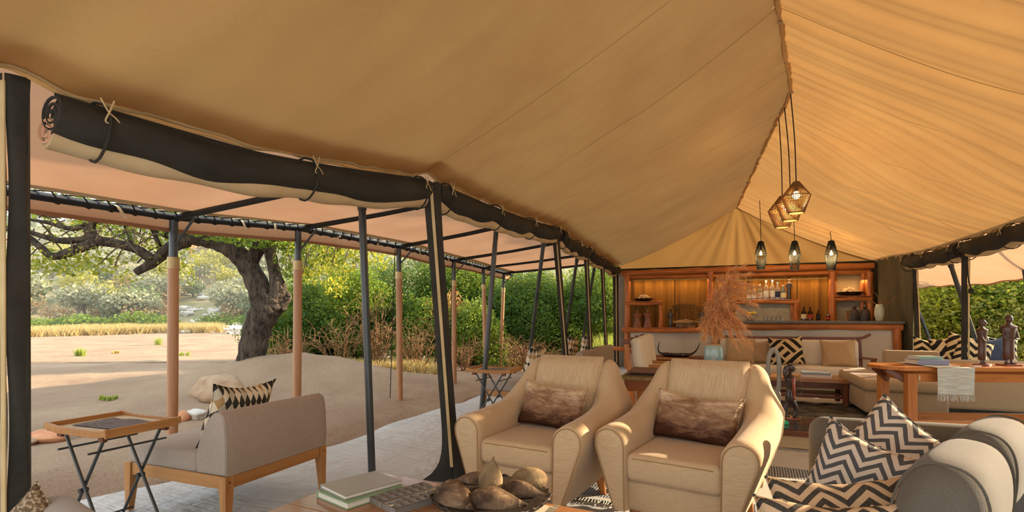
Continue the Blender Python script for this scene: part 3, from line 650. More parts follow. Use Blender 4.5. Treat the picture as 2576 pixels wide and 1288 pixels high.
def put(kind, px, D, sc):
    p = W(px, 800, D); loc = (p.x, p.y, gz(p.x, p.y)-.1); t, lab = HT[kind]; lab = lab.replace(' on the far hillside', '').replace(' at the foot of the far hill', '')+(' low on far hill ' if D < 72 else ' high on far hill ')+('left of first awning post' if px < 418 else 'between first awning post and leaning trunk' if px < 625 else 'right of the leaning trunk')
    if first[kind]: o = t; first[kind] = False; o.location = loc; o.rotation_euler[2] = r_.uniform(0, 6); tag(o, lab, 'tree' if 'tree' in o.name else 'shrub', lab+'s')
    else: o = copy_tree(t, loc=loc, rz=r_.uniform(0, 6), label=lab, group=lab+'s')
    o.scale = (sc, sc, sc*r_.uniform(.85, 1.15))
for px, D in [(110, 50), (170, 52), (215, 51), (255, 51.5), (300, 51), (335, 51), (375, 52), (405, 51), (540, 54), (590, 53), (640, 54), (685, 53)]: put(3, px, D, r_.uniform(.55, .8))
for k in range(285):
    D = 55+75*r_.random()**1.5; px = r_.uniform(20, 960) if k < 250 else r_.uniform(960, 1500); kind = r_.choices([0, 1, 2, 4, 5], [4, 5, 4, 1.2, 3])[0]
    if D < 66 and 430 < px < 560: continue
    put(kind, px, D, r_.uniform(.65, 1.15)*(1+.004*(D-55)))

# ------------------------------------------------------------ the leaning tree on the mound
TD = 8.9; tb = W(632, 930, TD); tz = gz(tb.x, tb.y)
t = thing('tree', 'leaning forked tree with rough dark bark standing on a sand mound', 'tree', (tb.x, tb.y, tz))
def TP(px, py, d=0): return W(px, py, TD+d)-Vector((tb.x, tb.y, tz))
def limb(pp, rr, name='limb', par=None, seg=12, n=0):
    P = [TP(*q) for q in pp]; C = bez(P, max(8, 5*(len(P)-1))); R_ = np.interp(np.linspace(0, 1, len(C)), np.linspace(0, 1, len(rr)), rr)
    mb = MB(); mb.tube(C, [r*(1+.05*math.sin(i*1.9)) for i, r in enumerate(R_)], seg); return mb.build(name, m_bark, par or t, smooth=180)
tr = limb([(630, 965), (632, 930), (636, 880), (650, 820), (672, 775), (690, 745)], [.26, .25, .225, .23, .25, .22], 'trunk', seg=20)
limb([(668, 790), (655, 735), (630, 680), (600, 640), (560, 612), (515, 600), (475, 598)], [.22, .19, .17, .165, .165, .15, .12], 'limb', tr, 16)
limb([(690, 775), (700, 740), (692, 690), (680, 640), (665, 610)], [.20, .17, .10, .095, .08], 'limb', tr)
limb([(705, 760), (722, 745), (712, 735)], [.14, .085, .03], 'stub', tr)
limb([(625, 670), (655, 615), (678, 585), (700, 560), (720, 520, .4)], [.12, .12, .10, .08, .06], 'limb', tr)
limb([(600, 640), (575, 580), (555, 540), (530, 480)], [.14, .12, .10, .08], 'limb', tr)
limb([(560, 612), (520, 575), (490, 530), (470, 480)], [.15, .13, .1, .08], 'limb', tr)
limb([(680, 640), (695, 590), (720, 540), (750, 500)], [.08, .06, .05, .04], 'limb', tr)
limb([(478, 596), (440, 585), (395, 570, -.2), (300, 500, -.4)], [.15, .14, .11, .08], 'limb', tr)
bl_ = limb([(470, 605), (430, 622, -.2), (385, 660, -.3), (340, 686, -.4)], [.12, .10, .085, .055], 'branch', tr, 10)
limb([(385, 655, -.3), (345, 628, -.4), (290, 612, -.5), (240, 602, -.6), (225, 570, -.6), (245, 545, -.6), (280, 520, -.6)], [.09, .075, .075, .085, .08, .07, .06], 'branch', tr, 10)
limb([(240, 610, -.6), (190, 628, -.7), (135, 645, -.8), (100, 620, -.8), (60, 590, -.8), (0, 570, -.8)], [.09, .07, .06, .05, .045, .04], 'branch', tr, 10)
limb([(235, 600, -.6), (160, 606, -.7), (110, 595, -.8), (50, 575, -.8)], [.06, .05, .04, .03], 'branch', tr, 8)
limb([(330, 625, -.4), (325, 590), (310, 550), (318, 500)], [.04, .035, .03, .03], 'branch', tr, 8)
limb([(235, 560, -.6), (180, 575, -.7), (120, 560, -.7), (60, 550, -.7)], [.05, .04, .03, .02], 'branch', tr, 8)
limb([(245, 550, -.6), (190, 535, -.6), (130, 545, -.6), (70, 530, -.6)], [.05, .035, .03, .02], 'branch', tr, 8)
limb([(400, 618, -.2), (385, 580), (370, 545), (350, 500)], [.04, .035, .03, .03], 'branch', tr, 8)
r_ = random.Random(4); mb = MB()
for k in range(60):
    px = r_.uniform(40, 420); py = r_.uniform(525, 620); d = r_.uniform(-1.2, .6); a = TP(px, py, d); e = TP(px+r_.uniform(-70, 70), py+r_.uniform(-35, 55), d+r_.uniform(-.3, .3)); mb.tube(bez([a, (a+e)/2+Vector((0, 0, .06)), e], 5), .011, 4)
for k in range(30):
    px = r_.uniform(690, 900); py = r_.uniform(570, 620); d = r_.uniform(-.6, .8); a = TP(px, py, d); e = TP(px+r_.uniform(-50, 50), py+r_.uniform(20, 80), d); mb.tube(bez([a, (a+e)/2+Vector((0, 0, .05)), e], 5), .009, 4)
mb.build('twigs', m_twigd, tr)['kind'] = 'stuff'
rg = np.random.default_rng(5)
def cluster(name, items, mat, size):
    C = []
    for (px, py, d, rx, ry, rd, N) in items:
        q = rg.normal(size=(N, 3)); q /= np.maximum(1, np.linalg.norm(q, axis=1)[:, None]/1.3); k = TD/FPX
        c = np.array(TP(px, py, d)); C.append(c+np.outer(q[:, 0]*rx*k, np.array(RV))+np.outer(q[:, 1]*rd, np.array(FV))+np.outer(q[:, 2]*ry*k, np.array((0, 0, 1.))))
    V, F = leaves(np.concatenate(C), size, rg, .5, .55); o = npmesh(name, V, F, mat, t); o['kind'] = 'stuff'; return o
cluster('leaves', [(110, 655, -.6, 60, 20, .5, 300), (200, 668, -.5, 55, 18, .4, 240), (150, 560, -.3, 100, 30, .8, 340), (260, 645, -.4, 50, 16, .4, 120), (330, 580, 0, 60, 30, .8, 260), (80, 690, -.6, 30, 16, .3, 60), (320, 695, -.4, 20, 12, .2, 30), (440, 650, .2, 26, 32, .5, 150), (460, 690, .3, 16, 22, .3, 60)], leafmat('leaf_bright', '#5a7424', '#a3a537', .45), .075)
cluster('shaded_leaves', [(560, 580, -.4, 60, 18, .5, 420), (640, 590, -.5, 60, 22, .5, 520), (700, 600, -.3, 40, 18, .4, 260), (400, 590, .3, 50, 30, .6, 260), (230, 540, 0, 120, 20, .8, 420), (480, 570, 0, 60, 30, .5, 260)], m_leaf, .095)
cluster('sunlit_leaves', [(790, 640, .3, 55, 40, .6, 420), (850, 640, .4, 55, 36, .6, 480), (820, 690, .3, 40, 24, .5, 260), (845, 722, .3, 20, 20, .3, 130), (910, 635, .6, 45, 22, .5, 260), (960, 655, .8, 30, 20, .4, 130)], m_leafy, .07)  # sunlight put into the leaf colour, yellower than the shaded and inner clusters
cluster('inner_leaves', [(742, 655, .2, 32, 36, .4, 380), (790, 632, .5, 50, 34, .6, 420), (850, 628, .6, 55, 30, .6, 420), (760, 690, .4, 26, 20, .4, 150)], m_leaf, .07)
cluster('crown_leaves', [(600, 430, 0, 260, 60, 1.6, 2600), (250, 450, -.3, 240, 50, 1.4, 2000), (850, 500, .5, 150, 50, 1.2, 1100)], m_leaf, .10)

# thin dusty haze over the riverbed and hill
n = NT('dusty_air'); vs_ = n.n('ShaderNodeVolumeScatter'); vs_.inputs['Color'].default_value = (1, .97, .92, 1); vs_.inputs['Density'].default_value = .0013; vs_.inputs['Anisotropy'].default_value = .2; n.t.links.new(vs_.outputs[0], n.out.inputs['Volume'])
mb = MB(); q0 = FV*24; q1 = FV*165; c8 = [q0-RV*45, q0+RV*45, q1+RV*200, q1-RV*200]; mb.add([(p.x, p.y, -3) for p in c8]+[(p.x, p.y, 45) for p in c8], [(3, 2, 1, 0), (4, 5, 6, 7), (0, 1, 5, 4), (1, 2, 6, 5), (2, 3, 7, 6), (3, 0, 4, 7)])
tag(mb.build('haze', n.m, smooth=0), 'thin dusty haze over the far hillside', 'haze', kind='stuff')
# ============================================================ FRONT FURNITURE
f_lin = fabric('linen_upright', '#a98a63', '#d0b690', (1, 2), 300, .05, lo=.30, hi=.70); f_linx = fabric('linen_cross', '#ac8d66', '#ceb38d', 0, 300, .07, lo=.24, hi=.76)
w_leg = wood('honey_leg_wood', '#b9763c', '#8f5526', 2, 8, .4); w_teakx = wood('teak_x', '#bd8a52', '#96632f', 0, 8, .45); w_teaky = wood('teak_y', '#bd8a52', '#96632f', 1, 8, .45); w_teakz = wood('teak_z', '#bd8a52', '#96632f', 2, 8, .45)
w_tabx = wood('polished_table_wood', '#a8754a', '#84552f', 0, 5, .22, .35, .03); w_darkx = wood('dark_red_wood_x', '#7a4526', '#4f2815', 0, 6, .38); w_darky = wood('dark_red_wood_y', '#7a4526', '#4f2815', 1, 6, .38); w_darkz = wood('dark_red_wood_z', '#7a4526', '#4f2815', 2, 6, .38)
f_grey = fabric('grey_outdoor_fabric', '#97887a', '#a89a8b', 2, 120, .3, 500, .2); f_taupe = fabric('taupe_wool', '#544d42', '#685f52', 2, 300, .6, 700, .35)
f_piping = M('seam_thread', '#9c7b50', None, .9)

def pillow_mesh(w_, h_, t_, seed=0, pinch=.09, n=22, crease=.012):
    r_ = random.Random(seed); ph = [r_.uniform(0, 6) for _ in range(5)]; b = MB(); sag = r_.uniform(.03, .09)
    def pt(u, v, s_):
        x, z = 2*u-1, 2*v-1; ex = 1-pinch*(1-x*x)**1.0*abs(z)**1.5; ez = 1-pinch*(1-z*z)*abs(x)**1.5
        th = max(0, (1-abs(x)**3.2)*(1-abs(z)**3.2))**.55; th *= 1+.10*math.sin(3*x+ph[0])*math.sin(2.5*z+ph[1])
        cr = crease*(math.sin(9*x+4*z+ph[2])*abs(x)**2+math.sin(8*z-5*x+ph[3])*abs(z)**2)*(1-abs(x)**6)*(1-abs(z)**6)
        return (x*w_/2*ez, s_*(t_/2*th)+cr, z*h_/2*ex-(sag*h_*(1-x*x)*(1 if z > 0 else 0)*z))
    b.grid(lambda u, v: pt(u, v, -1), n, n)
    b2 = MB(); b2.grid(lambda u, v: pt(1-u, v, 1), n, n); b.add(b2.v, b2.f)
    bm = bmesh.new(); vs = [bm.verts.new(v) for v in b.v]
    for f in b.f: bm.faces.new([vs[i] for i in f])
    bmesh.ops.remove_doubles(bm, verts=bm.verts, dist=1e-4); m = bpy.data.meshes.new('cushion'); bm.to_mesh(m); bm.free()
    m.polygons.foreach_set('use_smooth', [True]*len(m.polygons)); return m
def pillow(label, loc, rz, tilt, w_, h_, t_, mat, seed, roll_=0, group=None, piping=None, name='cushion', pinch=.09):
    """stands on its lower edge at loc (centre of cushion), facing -Y turned by rz, leaning back by tilt"""
    m = pillow_mesh(w_, h_, t_, seed, pinch); t = thing(name, label, 'cushion', loc, group=group)
    t.rotation_mode = 'XYZ'; t.rotation_euler = (Matrix.Rotation(rz, 3, 'Z') @ Matrix.Rotation(-tilt, 3, 'X') @ Matrix.Rotation(roll_, 3, 'Y')).to_euler()
    link('cover', m, mat, t); mb = MB(); n = 22; pts = []
    def e(x, z): ex = 1-pinch*(1-x*x)*abs(z)**1.5; ez = 1-pinch*(1-z*z)*abs(x)**1.5; return (x*w_/2*ez, 0, z*h_/2*ex)
    r_ = random.Random(seed); [r_.uniform(0, 6) for _ in range(5)]; sag = r_.uniform(.03, .09)
    for a in np.linspace(-1, 1, n): q = e(a, 1); pts.append((q[0], 0, q[2]-sag*h_*(1-a*a)))
    for a in np.linspace(1, -1, n)[1:]: pts.append(e(1, a) if a < 0 else (e(1, a)[0], 0, e(1, a)[2]))
    for a in np.linspace(1, -1, n)[1:]: pts.append(e(a, -1))
    for a in np.linspace(-1, 1, n)[1:]: pts.append(e(-1, a))
    mb.tube(pts, .0035, 4); mb.build('seam', piping or mat, t); return t

# pattern materials (object space x across, z up)
def pat(name, fn, rough=.9, bump=.3):
    n = NT(name); sx = n.sep(n.coord()); col = fn(n, sx); nr = n.bump(n.noise(300, None, 2), bump, .003); MATS[name] = n.fin(n.bsdf(col, rough, 0, .15, nr)); return MATS[name]
def chev(c1, c2, fx=9, fz=22, amp=1.2):
    def f(n, s_):
        wob = n.math('MULTIPLY', n.noise(9, None, 2), .015)
        tri = n.math('ABSOLUTE', n.math('SUBTRACT', n.math('FRACT', n.math('MULTIPLY', n.math('ADD', s_[0], wob), fx)), .5))
        q = n.math('FRACT', n.math('ADD', n.math('MULTIPLY', s_[2], fz), n.math('MULTIPLY', tri, amp*2)))
        k = n.math('GREATER_THAN', q, .48); v = n.noise(140, n.map((1, 1, .3)), 2); dk = n.mix(v, hx(c1), hx('#5c564c')); return n.mix(k, dk, hx(c2))
    return f
p_chb = pat('chevron_blue_grey', chev('#4a4d55', '#cdbba6')); p_chk = pat('chevron_black', chev('#262220', '#c7a985', 7.5, 19, 1.2))
def diamond(n, s_):
    u = n.math('MULTIPLY', s_[0], 24); v = n.math('MULTIPLY', s_[2], 11)
    a = n.math('FLOOR', n.math('ADD', u, v)); b_ = n.math('FLOOR', n.math('SUBTRACT', u, v)); ch = n.math('MODULO', n.math('ABSOLUTE', n.math('ADD', a, b_)), 2)
    wn = n.n('ShaderNodeTexWhiteNoise', noise_dimensions='2D'); cb = n.n('ShaderNodeCombineXYZ'); n.set(cb.inputs[0], a); n.set(cb.inputs[1], b_); n.t.links.new(cb.outputs[0], wn.inputs['Vector'])
    dk = n.mix(n.math('GREATER_THAN', wn.outputs[0], .72), hx('#39372f'), hx('#a98658')); lt = n.mix(n.math('GREATER_THAN', wn.outputs[0], .75), hx('#d9c9ac'), hx('#b8ab94'))
    return n.mix(n.math('GREATER_THAN', ch, .5), dk, lt)
p_dia = pat('harlequin_print', diamond)
def hide(n, s_):
    f = n.noise(5, n.map((1, 1, 3.2)), 6, .65, .8); g = n.noise(40, n.map((.5, 1, 2)), 4, .7); h_ = n.math('ADD', n.math('MULTIPLY', s_[2], 1.7), n.math('ADD', n.math('MULTIPLY', f, .9), n.math('MULTIPLY', g, .35)))
    c = n.mix(n.step(h_, .42, .66), hx('#4a2c1c'), hx('#8d6a4c')); c = n.mix(n.step(h_, .66, .90), c, hx('#cdb291')); return n.mix(n.step(g, .62, .75), c, hx('#5b3a26'))
p_hide = pat('brindled_cowhide', hide, .6, .5)
def kuba(n, s_):
    v = n.map((1, 1, 1), (0, math.radians(40), 0)); q = n.sep(v); u = n.math('MULTIPLY', q[0], 8.5); w_ = n.math('MULTIPLY', q[2], 8.5)
    wn = n.n('ShaderNodeTexWhiteNoise', noise_dimensions='2D'); cb = n.n('ShaderNodeCombineXYZ'); n.set(cb.inputs[0], n.math('FLOOR', u)); n.set(cb.inputs[1], n.math('FLOOR', w_)); n.t.links.new(cb.outputs[0], wn.inputs['Vector'])
    k = n.math('GREATER_THAN', wn.outputs[0], .5); st1 = n.math('GREATER_THAN', n.math('ABSOLUTE', n.math('SUBTRACT', n.math('FRACT', n.math('ADD', u, .0)), .5)), .24); st2 = n.math('GREATER_THAN', n.math('ABSOLUTE', n.math('SUBTRACT', n.math('FRACT', w_), .5)), .24)
    m_ = n.math('ADD', n.math('MULTIPLY', k, st1), n.math('MULTIPLY', n.math('SUBTRACT', 1, k), st2)); return n.mix(m_, hx('#26231f'), hx('#cbb183'))
p_kuba = pat('geometric_raffia_print', kuba); 
def zeb(n, s_):
    q = n.math('FRACT', n.math('ADD', n.math('MULTIPLY', s_[2], 9), n.math('MULTIPLY', n.math('ABSOLUTE', n.math('SUBTRACT', n.math('FRACT', n.math('MULTIPLY', s_[0], 4)), .5)), 1.6))); return n.mix(n.math('GREATER_THAN', q, .5), hx('#26231f'), hx('#d2ba8b'))
p_zig = pat('bold_zigzag_print', zeb)
f_tan = fabric('tan_cotton', '#a88a62', '#b89b74', 2, 200, .5, 500, .2); f_navy = fabric('navy_cotton', '#2f3440', '#3b4150', 2, 200, .5, 500, .2); f_woven = pat('basket_weave', lambda n, s_: n.mix(n.step(n.vor(70, n.map((1, 1, 1.6))), .25, .6), hx('#b6a184'), hx('#6d5b46')))

# ------------------------------------------------------------ armchairs
def outer(z): return float(np.interp(z, [.17, .30, .50, .63, .70, .78, .92], [.285, .335, .405, .420, .385, .345, .315]))
def armchair(label, loc, rz):
    t = thing('armchair', label, 'armchair', loc, rz, 'cream linen armchairs')
    b = MB()
    def bs(u, v): return None
    b.cbox((0, -.02, .26), (.56, .74, .17), .03, 3); b.build('base', f_linx, t)
    mb = MB(); mb.cbox((0, -.10, .415), (.485, .68, .145), .04, 4); sc = mb.build('seat_cushion', f_linx, t)
    mb = MB(); z1, z2 = .365, .465
    mb.tube([(x, -.438+.002*math.cos(x*9), z2) for x in np.linspace(-.2, .2, 12)], .003, 4); mb.build('seam', f_piping, sc)
    for s_ in (-1, 1):                                              # arms that sweep up into wings
        ys = [-.455, -.45, -.435, -.38, -.25, -.1, .05, .14, .22, .29, .34, .38, .42, .44]; top = [.58, .605, .615, .62, .622, .63, .645, .675, .74, .82, .875, .90, .905, .89]
        K = 24; vs = []; NS = 0
        for y, zt in zip(ys, top):
            z0 = float(np.interp(y, [-.455, -.3, .44], [.19, .17, .17])); xi0 = .232; sec = []
            sh = {-.455: .72, -.45: .90, .44: .9}.get(y, 1)
            for side in (0, 1):
                for k in range(K):
                    q = k/(K-1) if side == 0 else 1-k/(K-1); z = z0+(zt-z0)*math.sin(q*math.pi/2); ro = .085; d = max(0, z-(zt-ro))/ro; nar = math.sqrt(max(0, 1-d*d))
                    xo = outer(min(z, .92)); xi = xi0-(.03*max(0, (z-.62)/.3)); xm = (xi+xo)/2; hw = (xo-xi)/2*max(nar, .02)*sh; z_ = z
                    sec.append((s_*(xm-hw if side == 0 else xm+hw), y, z_))
            NS = len(sec); vs += sec
        n_ = len(ys); fs = [(i*NS+k, i*NS+(k+1) % NS, (i+1)*NS+(k+1) % NS, (i+1)*NS+k) for i in range(n_-1) for k in range(NS)]
        fs += [tuple(range(NS)), tuple(range((n_-1)*NS, n_*NS))]
        mb = MB(); mb.add(vs, fs); bm = bmesh.new(); mm = mb.mesh('arm', 50); bm.from_mesh(mm); bmesh.ops.recalc_face_normals(bm, faces=bm.faces); bm.to_mesh(mm); bm.free(); ar = link('arm', mm, f_linx, t)
        mb = MB(); mb.tube([Vector(v)+Vector((0, -.003, 0)) for v in vs[NS:2*NS]], .0028, 4); mb.build('seam', f_piping, ar)
    b = MB()                                                        # back cushion, leaning
    def bk(u, v, s_):
        x, q = 2*u-1, v; z = .40+.525*q; y0 = .20+.175*q+.03*math.sin(q*3.1)*-.5; th = .085*(1-abs(x)**6)**.5*(1-max(0, (q-.86)/.14)**2)**.5; wd = .232+.012*math.sin(q*3)
        return (x*wd, y0+(-th if s_ < 0 else th*.9), z)
    b.grid(lambda u, v: bk(u, v, -1), 22, 22); b2 = MB(); b2.grid(lambda u, v: bk(1-u, v, 1), 22, 22); b.add(b2.v, b2.f); b.build('back_cushion', f_lin, t, smooth=60)
    mb = MB(); mb.cbox((0, .405, .53), (.62, .085, .72), .03, 3); mb.build('back_shell', f_lin, t)
    for sx_ in (-1, 1):
        for sy_ in (-1, 1):
            p = Vector((sx_*.22, sy_*.30, .19)); q = Vector((sx_*.245, sy_*.345, 0)); mb = MB(); mb.tube([p, q], [.034, .019], 12); mb.build('leg', w_leg, t)
    return t
CH1 = Vector((-.985, 3.13, 0)); CH2 = Vector((-.115, 3.09, 0)); RZ1 = math.radians(-8); RZ2 = math.radians(-12)
armchair('cream linen armchair nearer the strapped canvas post', CH1, RZ1); armchair('cream linen armchair nearer the taupe sofa', CH2, RZ2)
def on(base, rz, x, y, z): return base+Matrix.Rotation(rz, 3, 'Z') @ Vector((x, y, z))
pillow('brown cowhide lumbar cushion on the armchair by the canvas post', on(CH1, RZ1, .0, .06, .625), RZ1, .33, .46, .29, .13, p_hide, 3, math.radians(4), 'cowhide lumbar cushions')
pillow('darker brown cowhide lumbar cushion on the armchair by the sofa', on(CH2, RZ2, .0, .05, .62), RZ2, .35, .49, .29, .13, p_hide, 5, math.radians(4), 'cowhide lumbar cushions')

# ------------------------------------------------------------ grey outdoor lounge chairs
def lounge(label, loc, rz):
    t = thing('lounge_chair', label, 'lounge chair', loc, rz, 'grey outdoor lounge chairs'); Wd, Dp = .80, .86; hx_, hy = Wd/2, Dp/2
    for sx_ in (-1, 1):
        for sy_ in (-1, 1):
            mb = MB(); vs = []
            for (z, w_, dx) in [(.30, .055, 0), (.235, .055, 0), (0, .032, .008)]:
                cx, cy = sx_*(hx_-.0275+dx), sy_*(hy-.0275+dx)
                vs += [(cx-w_/2, cy-w_/2, z), (cx+w_/2, cy-w_/2, z), (cx+w_/2, cy+w_/2, z), (cx-w_/2, cy+w_/2, z)]
            fs = [(i*4+k, i*4+(k+1) % 4, i*4+4+(k+1) % 4, i*4+4+k) for i in range(2) for k in range(4)]+[(0, 1, 2, 3), (11, 10, 9, 8)]
            mb.add(vs, fs); mb.build('leg', w_teakz, t, smooth=0)
            mb = MB(); mb.tube([(sx_*(hx_-.0275), sy_*(hy-.001), .265), (sx_*(hx_-.0275), sy_*(hy+.002), .265)], .006, 8); mb.build('wooden_plug', w_darkz, t)
    for s_ in (-1, 1):
        mb = MB(); mb.box(-hx_+.056, hx_-.056, s_*(hy-.045), s_*(hy-.01), .225, .298, .003); mb.build('rail', w_teakx, t)
        mb = MB(); mb.box(s_*(hx_-.045), s_*(hx_-.01), -hy+.056, hy-.056, .225, .298, .003); mb.build('rail', w_teaky, t)
    mb = MB(); mb.cbox((0, -.115, .355), (Wd-.02, Dp-.25, .125), .03, 3); mb.build('seat_cushion', f_grey, t)
    prof = [(.43, .30), (.435, .36), (.432, .50), (.42, .61), (.40, .645), (.365, .66), (.325, .645), (.285, .60), (.235, .52), (.20, .43), (.19, .36), (.20, .30)]
    P = bez([(0, a, b_) for a, b_ in prof], 44); P = [(p.y, p.z) for p in P]; NP = len(P); vs = []
    xs = [-.400, -.392, -.375, -.3, 0, .3, .375, .392, .400]; ins = [.93, .975, 1, 1, 1, 1, 1, .975, .93]
    for x, k in zip(xs, ins):
        for (y, z) in P: vs.append((x, .31+(y-.31)*k, .48+(z-.48)*k))
    fs = [(i*NP+k, i*NP+(k+1) % NP, (i+1)*NP+(k+1) % NP, (i+1)*NP+k) for i in range(len(xs)-1) for k in range(NP)]+[tuple(range(NP))[::-1], tuple(range((len(xs)-1)*NP, len(xs)*NP))]
    mb = MB(); mb.add(vs, fs); bk = mb.build('backrest', f_grey, t, smooth=50)
    for x in (-.394, .394):
        mb = MB(); mb.tube([(x, .31+(y-.31)*.985, .48+(z-.48)*.985) for y, z in P], .003, 4); mb.build('seam', f_grey, bk)
    return t
L1 = lounge('grey lounge chair seen from behind beside the folding tray table', (-2.965, 2.49, 0), -math.pi/2)
copy_tree(L1, loc=(-2.23, 6.12, 0), rz=-math.pi/2, label='grey lounge chair half hidden behind the left armchair and the far tray table')
copy_tree(L1, loc=(-2.25, 8.15, 0), rz=-math.pi/2-.1, label='grey lounge chair standing behind the left armchair, near the leaning poles')
copy_tree(L1, loc=(-2.28, 9.5, 0), rz=-math.pi/2-.15, label='farthest grey lounge chair, closest to the bar shelves')
R90 = -math.pi/2
pillow('harlequin patterned cushion on the nearest grey lounge chair', (-2.80, 2.40, .60), R90, .30, .47, .40, .16, p_dia, 7, math.radians(-3), 'harlequin cushions', pinch=.13)
pillow('harlequin cushion on the lounge chair beside the far tray table', (-2.08, 6.05, .64), R90, .25, .48, .46, .17, p_dia, 8, math.radians(5), 'harlequin cushions')
pillow('harlequin cushion on the lounge chair near the leaning poles', (-2.15, 8.0, .66), R90, .22, .48, .46, .17, p_dia, 9, math.radians(-6), 'harlequin cushions')
pillow('harlequin cushion on the farthest lounge chair', (-2.2, 9.3, .66), R90, .22, .48, .46, .17, p_dia, 10, math.radians(5), 'harlequin cushions')

# ------------------------------------------------------------ folding tray tables
m_mat = pat('grey_woven_mat', lambda n, s_: n.mix(n.step(n.noise(160, n.map((.15, 1, 1)), 2), .4, .6), hx('#5d5656'), hx('#86807f')))
def tray(label, loc, rz, mlabel):
    t = thing('tray_table', label, 'side table', loc, rz, 'folding tray tables'); X, Y, z = .25, .19, .6
    mb = MB(); mb.box(-X, X, -Y, Y, z-.012, z-.002, .001); mb.build('tray_panel', M('cream_tray_panel', '#cfc09d', '#c2b28d', .6), t)
    for s_ in (-1, 1):
        mb = MB()
        for i in range(10):
            a0, a1 = lerp(-X-.015, X+.015, i/10), lerp(-X-.015, X+.015, (i+1)/10); h = lambda a: .016*(abs(a)/(X+.015))**4
            mb.bar((a0, s_*Y, z-.008+h(a0)), (a1+.001, s_*Y, z-.008+h(a1)), .016, .038, .002)
        mb.build('rim', w_teakx, t)
        mb = MB(); mb.box(s_*X-.008, s_*X+.008, -Y, Y, z-.024, z+.022, .003); mb.build('rim', w_teaky, t)
        for q in (-1, 1): mb = MB(); mb.box(s_*(X-.07)-.02, s_*(X-.07)+.02, q*(Y-.03)-.012, q*(Y-.03)+.012, z-.052, z-.022, .002); mb.build('block', w_darkx, t)
    for s_ in (-1, 1):
        y = s_*(Y-.045)
        for q in (-1, 1):
            mb = MB(); mb.tube([(q*.17, y+q*.008, z-.014), (-q*.20, y+q*.008, 0)], .0085, 8); mb.build('leg', m_steel, t)
        mb = MB(); mb.tube([(-.012, y-.02, .272), (-.012, y+.02, .272)], .014, 10); mb.build('pivot', m_steel, t)
    for (x, zz) in ((.13, .49), (-.13, .49), (.17, .045), (-.17, .045)):
        mb = MB(); mb.tube([(x, -Y-.01, zz), (x, Y+.01, zz)], .006, 7); mb.build('cross_rod', m_steel, t)
    if mlabel:
        p = Vector(loc)+Matrix.Rotation(rz, 3, 'Z') @ Vector((.01, .0, z)); mt = thing('woven_mat', mlabel, 'mat', p, rz+math.radians(4), 'woven mats on the tray tables')
        mb = MB(); mb.grid(lambda u, v: (lerp(-.17, .17, u), lerp(-.11, .11, v), .003+.003*math.sin(u*9)*math.sin(v*5)), 18, 10); mb.grid(lambda u, v: (lerp(-.17, .17, u), lerp(.11, -.11, v), -.001), 4, 4); mb.build('weave', m_mat, mt)
        mb = MB(); r_ = random.Random(2)
        for k in range(34):
            y = lerp(-.11, .11, k/33)
            for s_ in (-1, 1): mb.tube([(s_*.17, y, .002), (s_*.183, y+r_.uniform(-.004, .004), .002)], .0016, 4)
        mb.build('fringe', m_mat, mt)
    return t
tray('folding tray table with crossed metal legs at the left, beside the grey lounge chair', (-3.12, 1.87, 0), math.radians(-1), 'grey fringed woven mat on the tray table at the left')
tray('far folding tray table behind the black pole', (-2.32, 5.35, 0), 0, 'dark mat on the far folding tray table')

# ------------------------------------------------------------ coffee table and what lies on it
CT = Vector((-1.04, 1.68, 0)); CR = math.radians(-6); TZ = .42
t = thing('coffee_table', 'polished wooden coffee table in the foreground', 'coffee table', CT, CR)
for k in range(5): y0 = -.42+k*.168; mb = MB(); mb.box(-.61, .61, y0+.0008, y0+.1672, TZ-.045, TZ, .003); mb.build('plank', w_tabx, t)
for s_ in (-1, 1):
    mb = MB(); mb.box(-.5, .5, s_*.36-.012, s_*.36+.012, TZ-.12, TZ-.046, .002); mb.build('apron', w_tabx, t)
    mb = MB(); mb.box(s_*.52-.012, s_*.52+.012, -.34, .34, TZ-.12, TZ-.046, .002); mb.build('apron', w_tabx, t)
    for q in (-1, 1): mb = MB(); mb.box(s_*.52-.03, s_*.52+.03, q*.36-.03, q*.36+.03, 0, TZ-.046, .004); mb.build('leg', w_leg, t)
def book(label, loc, rz, w_, l_, h_, cover, page='#d8cfbd', name='book', soft=False):
    t = thing(name, label, 'book', loc, rz); cv = M('cover_'+cover, cover, None, .35, spec=.5)
    mb = MB(); mb.box(-w_/2+.002, w_/2-.005, -l_/2+.005, l_/2-.005, .003, h_-.003, .001); mb.build('pages', M('pages_'+page, page, '#c4bba8', .8, 160, (.02, .02, 1)), t)
    mb = MB(); mb.box(-w_/2, w_/2, -l_/2, l_/2, h_-.003, h_, .001); mb.build('front_cover', cv, t)
    mb = MB(); mb.box(-w_/2, w_/2, -l_/2, l_/2, 0, .003, .001); mb.build('back_cover', cv, t)
    mb = MB(); mb.box(-w_/2-.001, -w_/2+.003, -l_/2, l_/2, 0, h_, .001); mb.build('spine', cv, t); return t
book('green edged hardback book under the magazine on the coffee table', (-1.44, 1.86, TZ+.0005), math.radians(-18), .23, .29, .028, '#7c9a72')
book('thick pale magazine lying on the green edged book', (-1.452, 1.875, TZ+.029), math.radians(-22), .215, .275, .018, '#8f877d', name='magazine')
